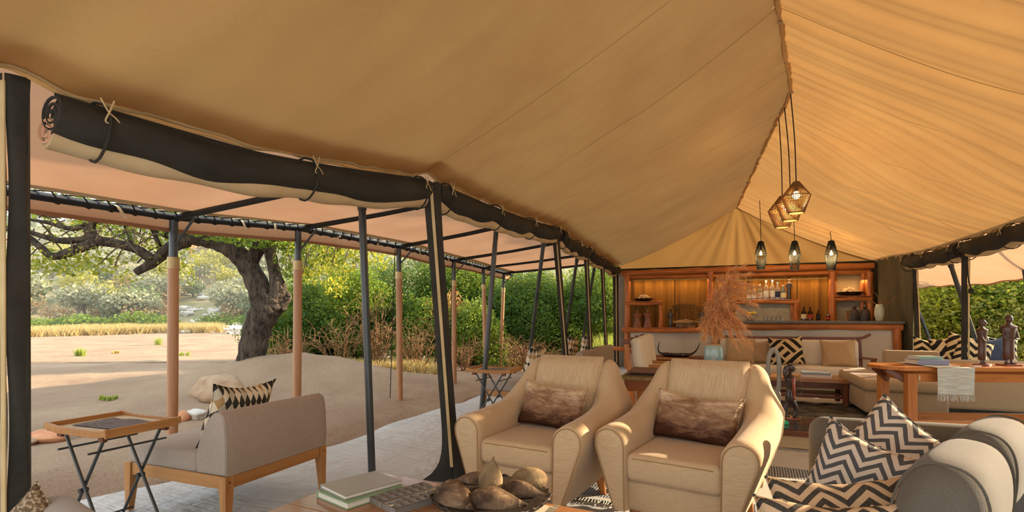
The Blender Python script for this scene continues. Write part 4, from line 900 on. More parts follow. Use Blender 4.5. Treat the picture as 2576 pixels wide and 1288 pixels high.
# carved bean board
mb_o = thing('mancala_board', 'hinged grey wooden mancala board with rows of pits', 'board game', (-1.20, 1.875, TZ+.0005), math.radians(-24)); w_grey = wood('weathered_grey_wood', '#877d72', '#61594f', 1, 12, .7, 0, .2)
r_ = random.Random(8)
for s_ in (-1, 1):
    mb = MB(); w0, w1 = (s_*.003, s_*.10); NX, NYY = 34, 98; PW = .10-.003
    def hgt(u, v):
        x = u*PW; y = lerp(-.135, .135, v); d = 1e9
        for i in range(2):
            for j in range(7):
                cx = .026+i*.045; cy = -.115+j*.0385; d = min(d, math.hypot((x-cx)/.0185, (y-cy)/.0165))
        return (s_*(.003+x), y, .026-(.020*min(1, max(0, (1-d)*3.2))))
    mb.grid(hgt, NX, NYY); a, c = sorted((s_*.003, s_*.10)); mb.box(a, c, -.135, .135, 0, .0245, 0)
    mb.f = mb.f; 
    # keep the pits open: drop the box top
    top = [f for f in mb.f[(NX-1)*(NYY-1):] if all(abs(mb.v[i][2]-.0245) < 1e-6 for i in f)]; mb.f = [f for f in mb.f if f not in top]
    hf = mb.build('board_half', w_grey, mb_o, smooth=50)
    for k in range(9):
        i, j = r_.randrange(2), r_.randrange(7); x = s_*(.003+.026+i*.045)+r_.uniform(-.004, .004); y = -.115+j*.0385+r_.uniform(-.004, .004); q = MB(); q.blob((x, y, .0155), (.011, .010, .009), k, .2, 1); q.build('seed', M('seed_tan', '#b0895c', '#7c5a3a', .7, isl=1), hf)
# runner, bowl, pods
m_run = M('cream_runner', '#cfc2a8', '#bfb197', .95, 220, bump=.5, bscale=300)
RU = Vector((-.80, 1.74, TZ)); t = thing('table_runner', 'cream fringed runner under the crimped bowl', 'runner', RU, math.radians(-4))
mb = MB(); mb.grid(lambda u, v: (lerp(-.17, .17, u), lerp(-.36, .30, v), .003+.0015*math.sin(u*12)*math.sin(v*20)), 14, 26); mb.grid(lambda u, v: (lerp(-.17, .17, u), lerp(.30, -.36, v), .0003), 3, 3); mb.build('cloth', m_run, t)
mb = MB(); mb.grid(lambda u, v: (lerp(.165, .19, u), lerp(-.36, .30, v), .006+.004*math.sin(v*160)), 3, 160); mb.build('fringed_edge', m_run, t)
BO = Vector((-.83, 1.88, TZ+.0045)); n = NT('hammered_iron'); m_iron = n.fin(n.bsdf(n.mix(n.noise(20, None, 4), hx('#2a2521'), hx('#4a4038')), .5, .55, .4, n.bump(n.noise(70, None, 3), .6, .006)))
t = thing('bowl', 'dark crimped metal bowl holding seed pods on the coffee table', 'bowl', BO); wob = lambda th, z: 1+.02*math.sin(th*26)*min(1, z/.05)**2+.012*math.sin(th*7)
mb = MB(); mb.lathe([(.0, .004), (.09, .004), (.15, .018), (.20, .046), (.228, .068), (.232, .072)], 104, wob=wob); mb.lathe([(.0, 0), (.088, 0), (.15, .012), (.202, .040), (.231, .064), (.234, .071)], 104, wob=wob); sh_ = mb.build('dish', m_iron, t)
mb = MB(); mb.tube([((.233*wob(a, .07))*math.cos(a), (.233*wob(a, .07))*math.sin(a), .072+.004*math.sin(a*26+1)) for a in np.linspace(0, 2*math.pi, 260)], .0035, 5, False); mb.build('crimped_rim', m_iron, sh_)
n = NT('baobab_pod'); c_ = n.mix(n.step(n.noise(7, None, 5), .38, .62), hx('#3c2c20'), hx('#7d634a')); c_ = n.mix(n.step(n.noise(30, None, 3), .55, .75), c_, hx('#8f7657')); m_pod = n.fin(n.bsdf(c_, .85, 0, .2, n.bump(n.noise(60, None, 4), .5, .006)))
n = NT('pale_pod'); c_ = n.mix(n.step(n.noise(9, None, 5), .38, .62), hx('#6d573e'), hx('#97805c')); m_podp = n.fin(n.bsdf(c_, .85, 0, .2, n.bump(n.noise(40, None, 4), .5, .008)))
def pod(label, off, L, r, rot, mat, seed, fat=.38):
    prof = [(0, 0), (r*.40, L*.015), (r*.68, L*.06), (r*.9, L*.17), (r, L*fat), (r*.86, L*.56), (r*.52, L*.76), (r*.2, L*.91), (r*.05, L)]; prof = [(r*math.sin(q), L*.5*(1-math.cos(q))) for q in np.linspace(0, math.pi, 12)] if fat == .5 else prof; P = bez([(a, 0, b_) for a, b_ in prof], 28); P = [(max(0, p.x), p.z) for p in P]; P[0] = (0, 0)
    mb = MB(); mb.lathe(P, 26, wob=lambda th, z: 1+.05*math.sin(th*5+seed)+.03*math.sin(th*9+z*40)); t = thing('seed_pod', label, 'seed pod', BO+Vector(off), group='pods in the crimped bowl'); t.rotation_euler = rot; mb.build('husk', mat, t, smooth=180)
    mb = MB(); mb.tube([(0, 0, L*.97), (.002, 0, L*1.04)], [.004, .001], 6); mb.build('stem_tip', mat, t); return t
R_ = math.radians
pod('large dark seed pod at the left side of the bowl', (-.165, -.09, .085), .21, .062, (R_(92), 0, R_(60)), m_pod, 1)
pod('dark seed pod at the front right of the bowl, tip pointing right', (-.03, -.13, .078), .22, .055, (R_(90), 0, R_(103)), m_pod, 2)
pod('pale seed pod standing upright with pointed tip', (-.005, .0, .06), .15, .048, (R_(-6), R_(3), 0), m_podp, 3)
pod('ridged round seed pod at the back right of the bowl', (.045, .105, .098), .15, .050, (R_(88), 0, R_(112)), m_podp, 4, .5)
pod('small seed pod lying right of the upright one', (.06, .01, .10), .15, .036, (R_(95), 0, R_(96)), m_pod, 5)
pod('small seed pod mostly hidden behind the upright one', (-.06, .12, .07), .15, .04, (R_(88), 0, R_(-80)), m_pod, 6)

# ------------------------------------------------------------ taupe sofa at the right, cushions
SO = Vector((.95, 2.12, 0)); SR = math.radians(3)
t = thing('sofa', 'taupe wool sofa at the right seen along its backrest', 'sofa', SO, SR)
def lp(x, y, z): return SO+Matrix.Rotation(SR, 3, 'Z') @ Vector((x, y, z))
mb = MB(); mb.cbox((.02, -.25, .15), (1.0, 1.9, .12), .03, 3); mb.build('base', f_taupe, t)
mb = MB(); mb.cbox((.045, .855, .39), (1.03, .16, .62), .075, 6); mb.build('armrest', f_taupe, t)
mb = MB(); mb.cbox((.56, -.13, .41), (.20, 2.1, .62), .09, 6); mb.build('backrest', f_taupe, t)
for k in range(2): mb = MB(); mb.cbox((-.10, .35-k*.86, .285), (.86, .84, .16), .05, 4); mb.build('seat_cushion', f_taupe, t)
for sx_ in (-.45, .5):
    for sy_ in (-1.1, .8): mb = MB(); mb.tube([(sx_, sy_, .10), (sx_, sy_, 0)], [.03, .02], 10); mb.build('leg', w_leg, t)
def fatcush(label, c, rz, w_, h_, th, tilt, seed):
    t = thing('back_cushion', label, 'cushion', c, group='loose taupe back cushions'); t.rotation_euler = (Matrix.Rotation(rz, 3, 'Z') @ Matrix.Rotation(-tilt, 3, 'X')).to_euler(); mb = MB(); n_ = 30; vs = []
    def sp(a, e): return math.copysign(abs(a)**e, a)
    mb.grid(lambda u, v: (w_/2*sp(math.cos(math.pi*(v-.5)), .45)*sp(math.cos(2*math.pi*u), .45) if 0 else w_/2*sp(math.sin(math.pi*(v-.5)), .55), th/2*sp(math.cos(math.pi*(v-.5)), .55)*sp(math.cos(2*math.pi*u), .75), h_/2*sp(math.cos(math.pi*(v-.5)), .35)*sp(math.sin(2*math.pi*u), .75)), 49, 36)
    mb.build('cover', f_taupe, t, smooth=180)
    mb = MB(); P = [(w_/2*sp(math.sin(math.pi*(v-.5)), .55)*.88/.88 if 0 else w_*.40, th/2*1.0*sp(math.cos(a), .75)*.93, h_/2*.985*sp(math.sin(a), .75)*.97) for a in np.linspace(0, 2*math.pi, 60) for v in (0,)]
    mb.tube(P, .004, 5, False); mb.build('piping', f_taupe, t); mb = MB(); mb.tube([(-p[0], p[1], p[2]) for p in P], .004, 5, False); mb.build('piping', f_taupe, t); return t
fatcush('plump taupe back cushion at the far end of the sofa, at its far arm', Vector((.985, 2.55, .575)), math.radians(-120), .58, .44, .23, .12, 1)
fatcush('plump taupe back cushion nearest the camera on the sofa', Vector((.69, 2.01, .565)), math.radians(-118), .60, .46, .24, .12, 2)
G2 = 'chevron scatter cushions on the sofa'
pillow('blue grey chevron cushion leaning in front of its twin on the sofa', Vector((.54, 2.40, .535)), math.radians(-35), .30, .42, .42, .15, p_chb, 21, math.radians(14), G2)
pillow('blue grey chevron cushion tucked behind its twin on the sofa', Vector((.72, 2.68, .57)), math.radians(-25), .28, .42, .42, .15, p_chb, 22, math.radians(35), G2)
pillow('black and tan chevron cushion lying in front of the blue grey ones', Vector((.42, 1.98, .50)), math.radians(-5), .8, .46, .40, .15, p_chk, 23, math.radians(-10), G2)
pillow('black and tan chevron cushion nearest the bottom edge', Vector((.36, 1.74, .50)), math.radians(-5), .85, .46, .40, .15, p_chk, 24, math.radians(-8), G2)
# near-left sofa corner
m_greyw = fabric('light_grey_wool', '#8d8174', '#a1968a', 0, 160, .6, 600, .35)
SL = G(70, 1330, .55); t = thing('sofa', 'light grey sofa arm just showing at the bottom left', 'sofa', (-2.02, .98, -.0), math.radians(-14))
mb = MB(); mb.cbox((0, -.2, .24), (.95, .80, .28), .06, 4); mb.build('body', m_greyw, t)
mb = MB(); mb.cbox((-.05, .15, .365), (.98, .16, .24), .07, 5); mb.build('backrest', m_greyw, t)
for sx_ in (-.4, .4): mb = MB(); mb.tube([(sx_, .1, .1), (sx_, .1, 0)], [.025, .018], 8); mb.build('leg', w_leg, t)
for sx_ in (-.4, .4): mb = MB(); mb.tube([(sx_, -.5, .1), (sx_, -.5, 0)], [.025, .018], 8); mb.build('leg', w_leg, t)
pillow('beige basket weave cushion corner at the bottom left', W(62, 1412, 1.90), math.radians(25), .35, .40, .40, .14, f_woven, 31, math.radians(38))
# ============================================================ BAR
w_logx = wood('log_wood_x', '#c47634', '#925022', 0, 10, .5, .1, .2, .15); w_logz = wood('log_wood_z', '#c47634', '#925022', 2, 10, .5, .1, .2, .15)
YS = 11.95; YC = 10.35                                                # shelf plane, counter plane
def BS(px, py, Y=None): return AY(px, py, Y or YS)
def log(parent, p0, p1, r, name, seed, mat=None):
    p0 = Vector(p0); p1 = Vector(p1); r_ = random.Random(seed); n_ = max(6, int((p1-p0).length/.09)); a, b_ = frame(p1-p0); pts = []; rad = []; ph = r_.uniform(0, 6)
    for i in range(n_+1):
        u = i/n_; pts.append(p0.lerp(p1, u)+a*(.010*math.sin(u*9+ph))+b_*(.008*math.sin(u*6+ph*2))); rad.append(r*(1+.07*math.sin(u*n_*.8+ph)+(.13 if r_.random() < .07 else 0)))
    mb = MB(); mb.tube(pts, rad, 12); o = mb.build(name, mat or (w_logz if abs((p1-p0).z) > abs((p1-p0).x) else w_logx), parent, smooth=70); return o
m_panel = M('grey_canvas_panel', '#a89f8d', '#988f7d', .9, bump=.3, bscale=200); m_front = M('bar_front_canvas', '#b3aa9a', '#c2baab', .9, scale=2, bump=.25, bscale=200)
sh = thing('bar_shelf', 'rustic log framed back shelf of the bar with curtains behind', 'shelf', (0, 0, 0))
def P(px, py, Y=None): return BS(px, py, Y)
zt = 2.16; zb = 0
def X_(px, Y=YS): return BS(px, 780, Y).x
def Z_(py, px=1800, Y=YS): return BS(px, py, Y).z
# top beams and posts
log(sh, (X_(1563), YS, Z_(687, 1565)), (X_(2198), YS, Z_(668, 2195)), .062, 'top_beam', 1)
log(sh, (X_(1575), YS+.05, Z_(697, 1575)), (X_(2190), YS+.05, Z_(684, 2190)), .045, 'lower_beam', 2)
for k, (px, y0, r) in enumerate([(1578, 0, .065), (1786, .85, .06), (2096, 1.0, .07), (2188, 1.0, .065)]):
    log(sh, (X_(px), YS, y0), (X_(px)-(.02 if k == 2 else 0), YS, Z_(684, px)), r, 'post', 10+k)
log(sh, (X_(1592), YS+.06, 0), (X_(1588), YS+.02, Z_(834, 1590)), .05, 'post', 15); log(sh, (X_(2170), YS+.05, 1.0), (X_(2173), YS+.05, Z_(684, 2175)), .045, 'post', 16)
# left unit
zL1 = Z_(764, 1620); zL2 = Z_(831, 1680)
log(sh, (X_(1573), YS-.05, zL1), (X_(1667), YS-.05, zL1+.01), .045, 'shelf_log', 20); log(sh, (X_(1662), YS-.05, zL2), (X_(1663), YS-.05, zL1-.02), .045, 'post', 21)
log(sh, (X_(1566), YS-.08, zL2), (X_(1800), YS-.08, zL2+.01), .055, 'shelf_log', 22)
mb = MB(); mb.box(X_(1575), X_(1667), YS-.10, YS+.26, zL1+.035, zL1+.05, .003); mb.build('shelf_board', w_logx, sh)
mb = MB(); mb.box(X_(1570), X_(1800), YS-.12, YS+.26, zL2+.045, zL2+.06, .003); mb.build('shelf_board', w_logx, sh)
mb = MB(); mb.box(X_(1580), X_(1660), YS+.24, YS+.26, zL2+.06, zL1+.034, .003); mb.build('back_panel', m_panel, sh)
mb = MB(); mb.grid(lambda u, v: (lerp(X_(1585), X_(1810), u), YS-.02+.012*math.sin(u*9+v*3), lerp(.02, zL2-.04, v)), 30, 8); mb.build('front_canvas', m_front, sh, smooth=180)
log(sh, (X_(1560, YS)-.12, YS-.25, .46), (X_(1600), YS-.15, .46), .05, 'stub_log', 23)
# right unit above the counter
zR1 = Z_(760, 1950); zR2 = Z_(752, 2145); zC = 1.10
log(sh, (X_(1850), YS-.05, zR1), (X_(2009), YS-.05, zR1+.01), .045, 'shelf_log', 24); log(sh, (X_(2002), YS-.05, 1.0), (X_(2002), YS-.05, zR1-.02), .05, 'post', 25); log(sh, (X_(1996), YS+.02, 1.0), (X_(1994), YS+.02, zR1-.02), .04, 'post', 26)
log(sh, (X_(2100), YS-.03, zR2), (X_(2192), YS-.03, zR2), .05, 'shelf_log', 27)
mb = MB(); mb.box(X_(1850), X_(2007), YS-.10, YS+.22, zR1+.035, zR1+.05, .003); mb.build('shelf_board', w_logx, sh); mb = MB(); mb.box(X_(2100), X_(2190), YS-.10, YS+.22, zR2+.045, zR2+.06, .003); mb.build('shelf_board', w_logx, sh)
mb = MB(); mb.box(X_(1850), X_(1994), YS+.06, YS+.08, .9, zR1+.03, .003); mb.build('back_panel', m_panel, sh)
mb = MB(); mb.box(X_(2104), X_(2184), YS+.22, YS+.24, zR2+.06, Z_(686, 2140), .003); mb.build('back_panel', M('sand_canvas_panel', '#b9a27c', '#ad956e', .9), sh)
mb = MB(); mb.box(X_(2104), X_(2184), YS+.12, YS+.14, .9, zR2+.04, .003); mb.build('back_panel', m_panel, sh)
# curtains
n = NT('gold_curtain'); cc = n.mix(n.noise(3, n.map((1, 1, .3)), 4), hx('#8d6128'), hx('#b98538')); m_curt = n.fin(n.bsdf(cc, .8, 0, .2, n.bump(n.noise(200, None, 2), .3, .003), Sheen_Weight=.2), .35, cc)
def curtain(px0, px1, py1, label, seed):
    x0, x1 = X_(px0, YS+.15), X_(px1, YS+.15); z0 = Z_(py1, (px0+px1)/2); z1 = Z_(690, (px0+px1)/2); r_ = random.Random(seed); a, b_, c = [r_.uniform(0, 6) for _ in range(3)]
    t = thing('curtain', label, 'curtain', ((x0+x1)/2, YS+.15, z0), group='gold curtains behind the bar shelf'); hw = (x1-x0)/2; L = x1-x0
    def f(u, v):
        d = .045*math.sin(u*L*24+a+.5*math.sin(u*7))+.020*math.sin(u*L*51+b_); return (lerp(-hw, hw, u), d*(.5+.5*(1-v)), lerp(0, z1-z0, v)+.006*math.sin(u*L*24+c)*v)
    mb = MB(); mb.grid(f, max(30, int(L*110)), 14); mb.build('drape', m_curt, t, smooth=180)
    mb = MB(); mb.grid(lambda u, v: Vector(f(u, .93+.07*v))+Vector((0, -.006, 0)), max(30, int(L*110)), 3); mb.build('heading', m_curt, t, smooth=180)
curtain(1583, 1697, 824, 'gold curtain at the left end of the bar shelf', 1); curtain(1699, 1782, 824, 'gold curtain left of the middle shelf post', 2); curtain(1792, 1880, 802, 'gold curtain behind the dried grass', 3)
curtain(1884, 2004, 758, 'gold curtain behind the row of bottles', 4); curtain(2006, 2090, 806, 'gold curtain between bottles and right alcove', 5)
# counter
ct = thing('bar_counter', 'log framed bar counter with grey canvas front', 'bar counter', (0, 0, 0)); XR = min(2.88, AY(2292, 815, YC).x); XL = AY(1790, 815, YC).x
log(ct, (XL, YC, 1.015), (XR, YC, 1.015), .062, 'top_log', 31); log(ct, (XR-.07, YC, 0), (XR-.07, YC, 1.0), .062, 'post', 32); log(ct, (XL+.05, YC, 0), (XL+.05, YC, 1.0), .062, 'post', 33); log(ct, (XL, YC, .085), (XR-.03, YC, .085), .055, 'bottom_log', 34)
mb = MB(); mb.grid(lambda u, v: (lerp(XL+.05, XR-.1, u), YC+.03+.012*math.sin(u*11+v*4)+.008*math.sin(u*23-v*6), lerp(.06, .98, v)), 50, 12); mb.build('front_canvas', m_front, ct, smooth=180)
mb = MB(); mb.box(XR-.09, XR-.07, YC+.05, YC+.65, 0, 1.05, .003); mb.build('side_panel', m_dark2, ct)
mb = MB(); mb.box(XL-.02, XR+.02, YC-.09, YC+.68, 1.07, 1.115, .006); tag(mb.build('countertop', M('speckled_stone', '#4d4941', '#6b665c', .35, 90, lo=.4, hi=.6)), 'long dark speckled stone countertop on the bar', 'countertop')
ZC = 1.1155
def put_at(px, py, z, Ymax=None):  # on a surface of height z along the ray's column at plane Y
    return None
def OC(px, dy=.25, Y=None): p = AY(px, 810, (Y or YC)+dy); return Vector((p.x, p.y, ZC))
def OSH(px, z, dy=0): p = AY(px, 780, YS+dy); return Vector((p.x, p.y, z))
# --- things on shelves
m_wdk = wood('carved_dark_wood', '#47352a', '#2a1f19', 2, 10, .3, .3); m_wrd = wood('carved_red_wood', '#93562f', '#6b3c22', 2, 10, .4, .1); m_stn = M('river_stone', '#86735a', '#b39c7a', .9, 6, bump=.4, bscale=20, bdist=.01)
def dish(label, loc, r, glab):
    t = thing('shallow_bowl', label, 'bowl', loc); mb = MB(); mb.lathe([(0, 0), (r*.25, 0), (r*.62, r*.10), (r, r*.30), (r*1.02, r*.31), (r*.95, r*.30), (r*.6, r*.14), (0, r*.05)], 36); mb.build('dish', m_iron, t)
    mb = MB(); mb.lathe([(r*.3, -.001), (r*.32, .004), (r*.24, .01)], 24); mb.build('foot', m_iron, t)
    r_ = random.Random(len(glab))
    spots = [(-.45, 0, .2), (.35, .1, .2), (0, -.2, .22), (-.1, .25, .25), (.5, -.25, .24), (-.02, .05, .48), (-.3, .1, .42), (.2, .05, .42)]
    for k, (a, b_, c) in enumerate(spots):
        mb = MB(); mb.blob((0, 0, 0), (r*.52, r*.42, r*.34), k+len(glab), .22, 2); o = mb.build('stone', m_stn, loc=Vector(loc)+Vector((a*r, b_*r, c*r+.02)), rot=(0, 0, k)); tag(o, glab, 'stone', glab+' group')
dish('shallow dark dish of stones on the left bar shelf', OSH(1620, zL1+.0505, .05), .22, 'rounded stone piled in the dish on the left bar shelf'); dish('shallow dark dish of stones in the right bar alcove', OSH(2137, zR2+.0605, .05), .24, 'pale stone piled in the dish in the right alcove')
def torso(label, loc, h, rz):
    t = thing('carved_torso', label, 'sculpture', loc, rz, 'pair of carved torsos'); mb = MB(); w_ = h*.26
    mb.lathe([(w_*.96, 0), (w_*.98, h*.03), (w_*.80, h*.16), (w_*.62, h*.40), (w_*.60, h*.48), (w_*.78, h*.62), (w_*1.0, h*.74), (w_*1.02, h*.79), (w_*.7, h*.815), (w_*.28, h*.82)], 28, sy=.55); mb.build('body', m_wrd, t, smooth=50)
    mb = MB(); mb.lathe([(w_*.24, h*.80), (w_*.22, h*.9), (w_*.25, h*1.0)], 16, sy=.9); mb.build('neck', m_wrd, t); return t
torso('left of the two brown carved torsos on the lower bar shelf', OSH(1604, zL2+.0605), .39, .05); torso('right, slightly taller of the two brown carved torsos', OSH(1630, zL2+.0605), .41, -.05)
def figure(name, label, cat, loc, h, mat, rz, prof, armz=None, base=None, group=None, headc=.055, arms=True):
    """carved robed figure: one continuous turned and flattened body with head, neck, arms as one mesh; base separate"""
    t = thing(name, label, cat, loc, rz, group); mb = MB(); mb.lathe([(r*h, z*h) for r, z in prof], 26, sy=.68)
    if arms:
        for s_ in (-1, 1): mb.tube(bez([(s_*.105*h, -.01*h, .735*h), (s_*.135*h, -.03*h, .62*h), (s_*.12*h, -.07*h, .53*h), (s_*.04*h, -.105*h, .53*h)], 10), [.030*h, .030*h, .026*h, .022*h, .022*h, .020*h, .019*h, .018*h, .018*h, .017*h][:len(bez([(0, 0, 0), (0, 0, 1), (0, 0, 2), (0, 0, 3)], 10))], 8)
    hc = Vector((0, -.012*h, .918*h)); mb.blob(hc, (headc*1.9*h, headc*2.2*h, headc*2.7*h), 3, .03, 3)
    mb.tube([hc+Vector((0, -.055*h, .008*h)), hc+Vector((0, -.068*h, -.022*h))], [.007*h, .013*h], 6)           # nose
    mb.cbox(hc+Vector((0, -.052*h, -.045*h)), (.034*h, .022*h, .010*h), .003*h)                                 # mouth
    for s_ in (-1, 1):
        mb.blob(hc+Vector((s_*.020*h, -.048*h, .012*h)), (.016*h, .010*h, .010*h), 1, 0, 1); mb.blob(hc+Vector((s_*.052*h, .004*h, -.01*h)), (.014*h, .03*h, .05*h), 1, 0, 2)
    mb.build('body', mat, t, smooth=60)
    mb = MB(); mb.blob(hc+Vector((0, .012*h, .026*h)), (headc*2.0*h, headc*2.1*h, headc*2.1*h), 5, .04, 3); mb.build('hair', m_wdk, t)
    if base: mb = MB(); mb.cbox((0, 0, .012*h), (base[0]*h, base[1]*h, .035*h), .006*h, 2); mb.build('plinth', base[2], t)
    return t
ROBE = [(.001, .02), (.10, .02), (.112, .06), (.10, .25), (.105, .45), (.118, .60), (.135, .72), (.12, .77), (.06, .80), (.040, .83), (.038, .87), (.001, .93)]
figure('carved_figure', 'slim dark carved figure on the lower bar shelf by the driftwood', 'sculpture', OSH(1687, zL2+.0605), .43, m_wdk, 0, [(r*.8, z) for r, z in ROBE], base=(.26, .22, m_wdk)); figure('carved_figure', 'slim dark carved figure beside the dried grass on the bar shelf', 'sculpture', OSH(1766, zL2+.0605), .43, m_wdk, .2, [(r*.8, z) for r, z in ROBE], base=(.26, .22, m_wdk))
figure('carved_figure', 'black carved figure standing at the end of the bottle shelf', 'sculpture', OSH(1985, zR1+.0505), .44, m_wdk, 0, [(r*.8, z) for r, z in ROBE], base=(.24, .2, m_wdk))
mb = MB(); mb.blob((0, 0, .085), (.46, .22, .19), 5, .35, 3, 2.4); tag(mb.build('driftwood', M('bleached_driftwood', '#6a4d33', '#a88a66', .9, 9, (1, 1, 3), bump=.8, bscale=26, bdist=.02), loc=OSH(1724, zL2+.0605)), 'knotty driftwood lump on the lower bar shelf', 'driftwood')
# bare coral-like twig fans on lower shelf
t = thing('dry_branch', 'fine bare branch standing against the gold curtain', 'branch', OSH(1722, zL2+.0605, .08)); mb = MB(); r_ = random.Random(6)
def br(p, d, L, r, lev):
    e = p+d*L; mb.tube([p, (p+e)/2+Vector((r_.uniform(-.01, .01), 0, 0)), e], [r, r*.85, r*.7], 4)
    if lev:
        for k in range(3): br(e, (d+Vector((r_.uniform(-.8, .8), r_.uniform(-.15, .15), r_.uniform(-.1, .5)))).normalized(), L*.72, r*.68, lev-1)
for a in (-.7, -.2, .35, .8): br(Vector((a*.08, 0, 0)), Vector((a*.6, 0, 1)).normalized(), .19, .005, 4)
mb.build('twigs', m_twigd, t)['kind'] = 'stuff'
# bottles
def glass(name, c, rough=.05, tint=1.0):
    if name in MATS: return MATS[name]
    n = NT(name); MATS[name] = n.fin(n.bsdf(hx(c), rough, 0, .5, None, Transmission_Weight=.85, IOR=1.45)); return MATS[name]
g_clear = glass('clear_glass', '#e8e8e0'); g_green = glass('green_glass', '#cfe0cd'); g_blue = glass('pale_blue_glass', '#a9cfe0'); g_brown = glass('brown_glass', '#5a3218'); m_cap = M('bottle_cap', '#b9b2a2', None, .4, metal=.3); m_lab = {k: M('paper_label_'+k, v, None, .7) for k, v in (('white', '#d9d6cc'), ('navy', '#2c3350'), ('cream', '#d8c79c'), ('red', '#a03a28'), ('blue', '#6c8fb5'), ('black', '#22201e'))}
def bottle(label, loc, h, r, gl, lab, cap=m_cap, group='bottles on the bar shelf', sh_=.62):
    t = thing('bottle', label, 'bottle', loc, 0, group); mb = MB(); mb.lathe([(r*.9, 0), (r, .006), (r, h*sh_*.93), (r*.92, h*sh_), (r*.5, h*(sh_+.10)), (r*.33, h*(sh_+.15)), (r*.31, h*.93)], 20); mb.build('glass', gl, t)
    mb = MB(); mb.lathe([(r*.36, h*.90), (r*.36, h), (0, h*1.001)], 14); mb.build('cap', cap, t)
    mb = MB(); mb.lathe([(r*1.012, h*.14), (r*1.012, h*(sh_-.16))], 20); mb.f = mb.f[:-2]; mb.build('label', m_lab[lab], t); return t
for (px, h, r, gl, lab, cap, text) in [(1884, .27, .045, g_green, 'white', m_cap, 'short green tinted bottle at the left of the bottle row'), (1897, .31, .05, g_clear, 'white', m_cap, 'clear bottle beside the trailing grass tips'), (1912, .33, .048, g_green, 'white', m_cap, 'pale green bottle with white label, third in the row'), (1927, .40, .052, g_clear, 'white', m_cap, 'tall clear bottle in the middle of the row'), (1943, .41, .052, g_clear, 'white', m_lab['blue'], 'tallest clear bottle with blue cap'), (1956, .36, .050, g_clear, 'navy', m_lab['blue'], 'clear bottle with dark navy label'), (1970, .30, .055, g_blue, 'cream', m_cap, 'squat pale blue bottle beside the carved figure')]:
    bottle(text, OSH(px, zR1+.0505, 0), h, r, gl, lab, cap)
for (px, h, r, gl, lab, cap, text) in [(2022, .26, .045, g_brown, 'cream', m_lab['black'], 'brown bottle with cream label on the back counter'), (2038, .25, .045, g_brown, 'red', m_lab['black'], 'brown bottle with red label on the back counter'), (2058, .20, .035, g_brown, 'black', m_lab['black'], 'small dark bottle on the back counter'), (2083, .15, .036, g_brown, 'red', m_lab['red'], 'small red capped bottle by the alcove post')]:
    bottle(text, OC(px, .55), h, r, gl, lab, cap, 'bottles on the counter')
# glasses upside down along the counter, jar, lemons
for k, px in enumerate([1925, 1935, 1946, 1957, 1968]):
    t = thing('drinking_glass', ['upturned glass nearest the lemon bowl', 'upturned glass second from the lemon bowl', 'upturned glass in the middle of the row on the counter', 'upturned glass fourth from the lemon bowl', 'upturned glass farthest from the lemon bowl'][k], 'glass', OC(px, .35), group='upturned glasses on the counter'); mb = MB(); mb.lathe([(.036, 0), (.034, .04), (.030, .075), (.0, .08)], 16); mb.lathe([(.033, 0), (.031, .04), (.027, .072), (0, .076)], 16); mb.build('cup', g_clear, t)
m_lem = M('lemon_skin', '#d8b62c', '#c9a71e', .5, 30, bump=.3)
t = thing('glass_bowl', 'glass bowl of lemons on the bar counter', 'bowl', OC(1888, .3)); mb = MB(); mb.lathe([(.05, 0), (.08, .02), (.13, .09), (.14, .13), (.132, .13), (.12, .09), (.07, .028), (0, .02)], 28); mb.build('bowl_glass', g_clear, t)
for k, (a, b_, c) in enumerate([(-.06, 0, .13), (.05, -.03, .13), (0, .06, .12), (.0, -.01, .07)]):
    mb = MB(); mb.lathe([(0, -.05), (.012, -.046), (.032, -.025), (.038, 0), (.032, .025), (.012, .046), (0, .05)], 16); o = mb.build('lemon', m_lem, loc=OC(1888, .3)+Vector((a, b_, c)), rot=(1.2, .3*k, k)); tag(o, ['lemon on the left of the glass bowl', 'lemon on the right of the glass bowl', 'lemon at the back of the glass bowl', 'lemon low down inside the glass bowl'][k], 'lemon', 'lemons in the glass bowl')
# right end vase with bare branches, two carved busts, wooden beaker
VZ = OC(2212, .15); n = NT('pearl_glaze'); m_pearl = n.fin(n.bsdf(n.mix(n.step(n.noise(6, None, 3), .4, .6), hx('#b9bfa6'), hx('#cfc3a0')), .25, 0, .6))
t = thing('vase', 'pale pearly vase at the right end of the bar counter', 'vase', VZ); mb = MB(); mb.lathe([(.045, 0), (.055, .01), (.075, .11), (.072, .20), (.055, .28), (.05, .285), (.045, .28), (.04, .2)], 28); mb.build('body', m_pearl, t); mb = MB(); mb.lathe([(.050, .282), (.053, .287), (.046, .288)], 24); mb.build('rim', m_pearl, t)
t = thing('bare_branches', 'curling bare branches standing in the pale vase', 'branch', VZ+Vector((0, 0, .1)))
for k, (pp) in enumerate([[(0, 0, 0), (-.08, 0, .22), (-.30, .02, .26), (-.42, 0, .34)], [(0, 0, 0), (-.05, .02, .2), (-.22, 0, .22), (-.5, .03, .30), (-.55, 0, .36)], [(0, 0, 0), (.03, 0, .22), (.10, 0, .30), (.16, 0, .42), (.10, 0, .52)], [(0, 0, 0), (.06, 0, .2), (.16, 0, .22), (.24, .02, .33)], [(0, 0, 0), (0, .03, .25), (-.04, .02, .36), (-.10, 0, .40)], [(0, 0, 0), (.02, -.02, .24), (.12, 0, .20), (.20, 0, .20)]]):
    mb = MB(); C_ = bez(pp, 16); mb.tube(C_, np.linspace(.010, .004, len(C_)), 6); mb.build('branch', m_twig, t)
